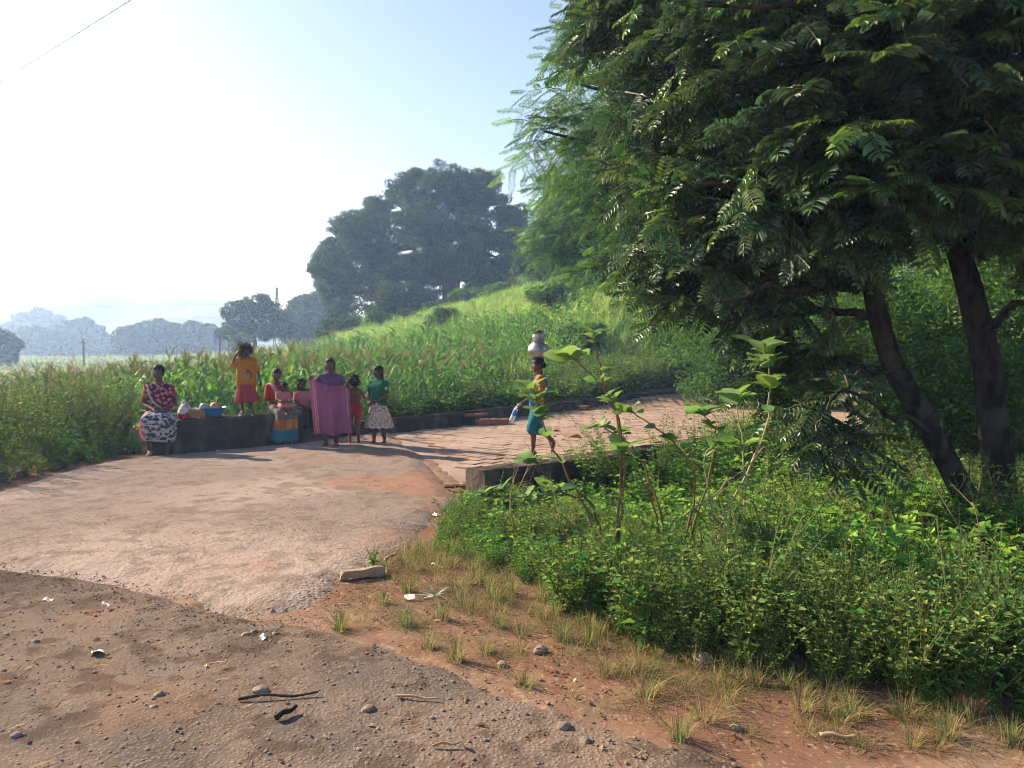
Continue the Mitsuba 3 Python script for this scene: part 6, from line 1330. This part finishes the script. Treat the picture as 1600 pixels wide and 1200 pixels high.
put('dead_leaves', mb.mesh(), 'mat_leaf_soft', color=mb.col(), kind='stuff', label='small brown dead leaves scattered on the road')

# ------------------------------------------------------------------ poles, pylon and wires
matte('mat_pole', (0.10, 0.095, 0.09), 0.8); scene['mat_steel'] = {'type': 'twosided', 'bsdf': {'type': 'principled', 'base_color': rgb(0.25, 0.26, 0.27), 'metallic': 0.6, 'roughness': 0.5}}
for lab, top, r in (('thin dark utility pole standing alone in the far field', (-53.58, 95.00, 2.77), 0.11), ('slim dark pole right of the misty clump of trees', (-28.85, 75.00, 2.79), 0.08), ('short slim pole beside the fan palm', (-27.54, 75.00, 1.97), 0.07)):
    b = np.array([top[0], top[1], land(top[0], top[1]) - 0.3]); t = thing('utility_pole', lab, 'pole')
    v, f = tube([b, np.array(top)], [r * 1.2, r], 8); put('post', trimesh.Trimesh(v, f, process=False), 'mat_pole', t, True)
    v, f = tube([np.array(top) + [-0.5, 0, -0.35], np.array(top) + [0.5, 0, -0.35]], 0.05, 6); put('crossarm', trimesh.Trimesh(v, f, process=False), 'mat_pole', t)
py_ = thing('pylon', 'slender steel lattice pylon rising behind the dark open tree', 'pylon')
c0 = np.array((-34.02, 110.00, 0.26)); top = np.array((-33.88, 110.00, 10.50)); Hh = top[2] - c0[2]
for s in ((-1, -1), (1, -1), (1, 1), (-1, 1)):
    v, f = tube([c0 + [s[0] * 0.55, s[1] * 0.55, -1], top + [s[0] * 0.06, s[1] * 0.06, 0]], 0.055, 5); put('leg', trimesh.Trimesh(v, f, process=False), 'mat_steel', py_)
mb = MB()
for k in range(12):
    w0, w1 = 0.55 - 0.49 * k / 12, 0.55 - 0.49 * (k + 1) / 12; z0, z1 = Hh * k / 12, Hh * (k + 1) / 12
    for a, b in (((-1, -1), (1, -1)), ((1, -1), (1, 1)), ((1, 1), (-1, 1)), ((-1, 1), (-1, -1))):
        mb.add(*tube([c0 + [a[0] * w0, a[1] * w0, z0], c0 + [b[0] * w1, b[1] * w1, z1]], 0.03, 4)); mb.add(*tube([c0 + [a[0] * w0, a[1] * w0, z0], c0 + [b[0] * w0, b[1] * w0, z0]], 0.03, 4))
put('bracing', mb.mesh(), 'mat_steel', py_)
for z in (0.62, 0.80):
    v, f = tube([c0 + [-1.3, 0, Hh * z], c0 + [1.3, 0, Hh * z]], 0.05, 5); put('crossarm', trimesh.Trimesh(v, f, process=False), 'mat_steel', py_)
def wire(lab, a, b, r, sag):
    t = np.linspace(0, 1, 40)[:, None]; p = np.array(a) * (1 - t) + np.array(b) * t - np.array([0, 0, 1]) * sag * 4 * t * (1 - t)
    v, f = tube(p, r, 5); put('power_line', trimesh.Trimesh(v, f, process=False), 'mat_pole', smooth=True, label=lab, category='power line')
wire('thin power line crossing the top left corner of the sky', (-28.32, 30.00, 7.03), (-5.02, 13.00, 8.32), 0.006, 0.05)
wire('fainter power line above it at the very top left', (-28.23, 30.00, 9.01), (-7.37, 14.00, 8.89), 0.003, 0.05)
e = c0 + [-1.3, 0, Hh * 0.62]; wire('lower faint far power line running left from the pylon', e, e + [-70, -5, 0.3], 0.01, 1.2)
e = c0 + [-1.3, 0, Hh * 0.80]; wire('upper faint far power line running left from the pylon', e, e + [-70, -5, 0.6], 0.01, 1.2)
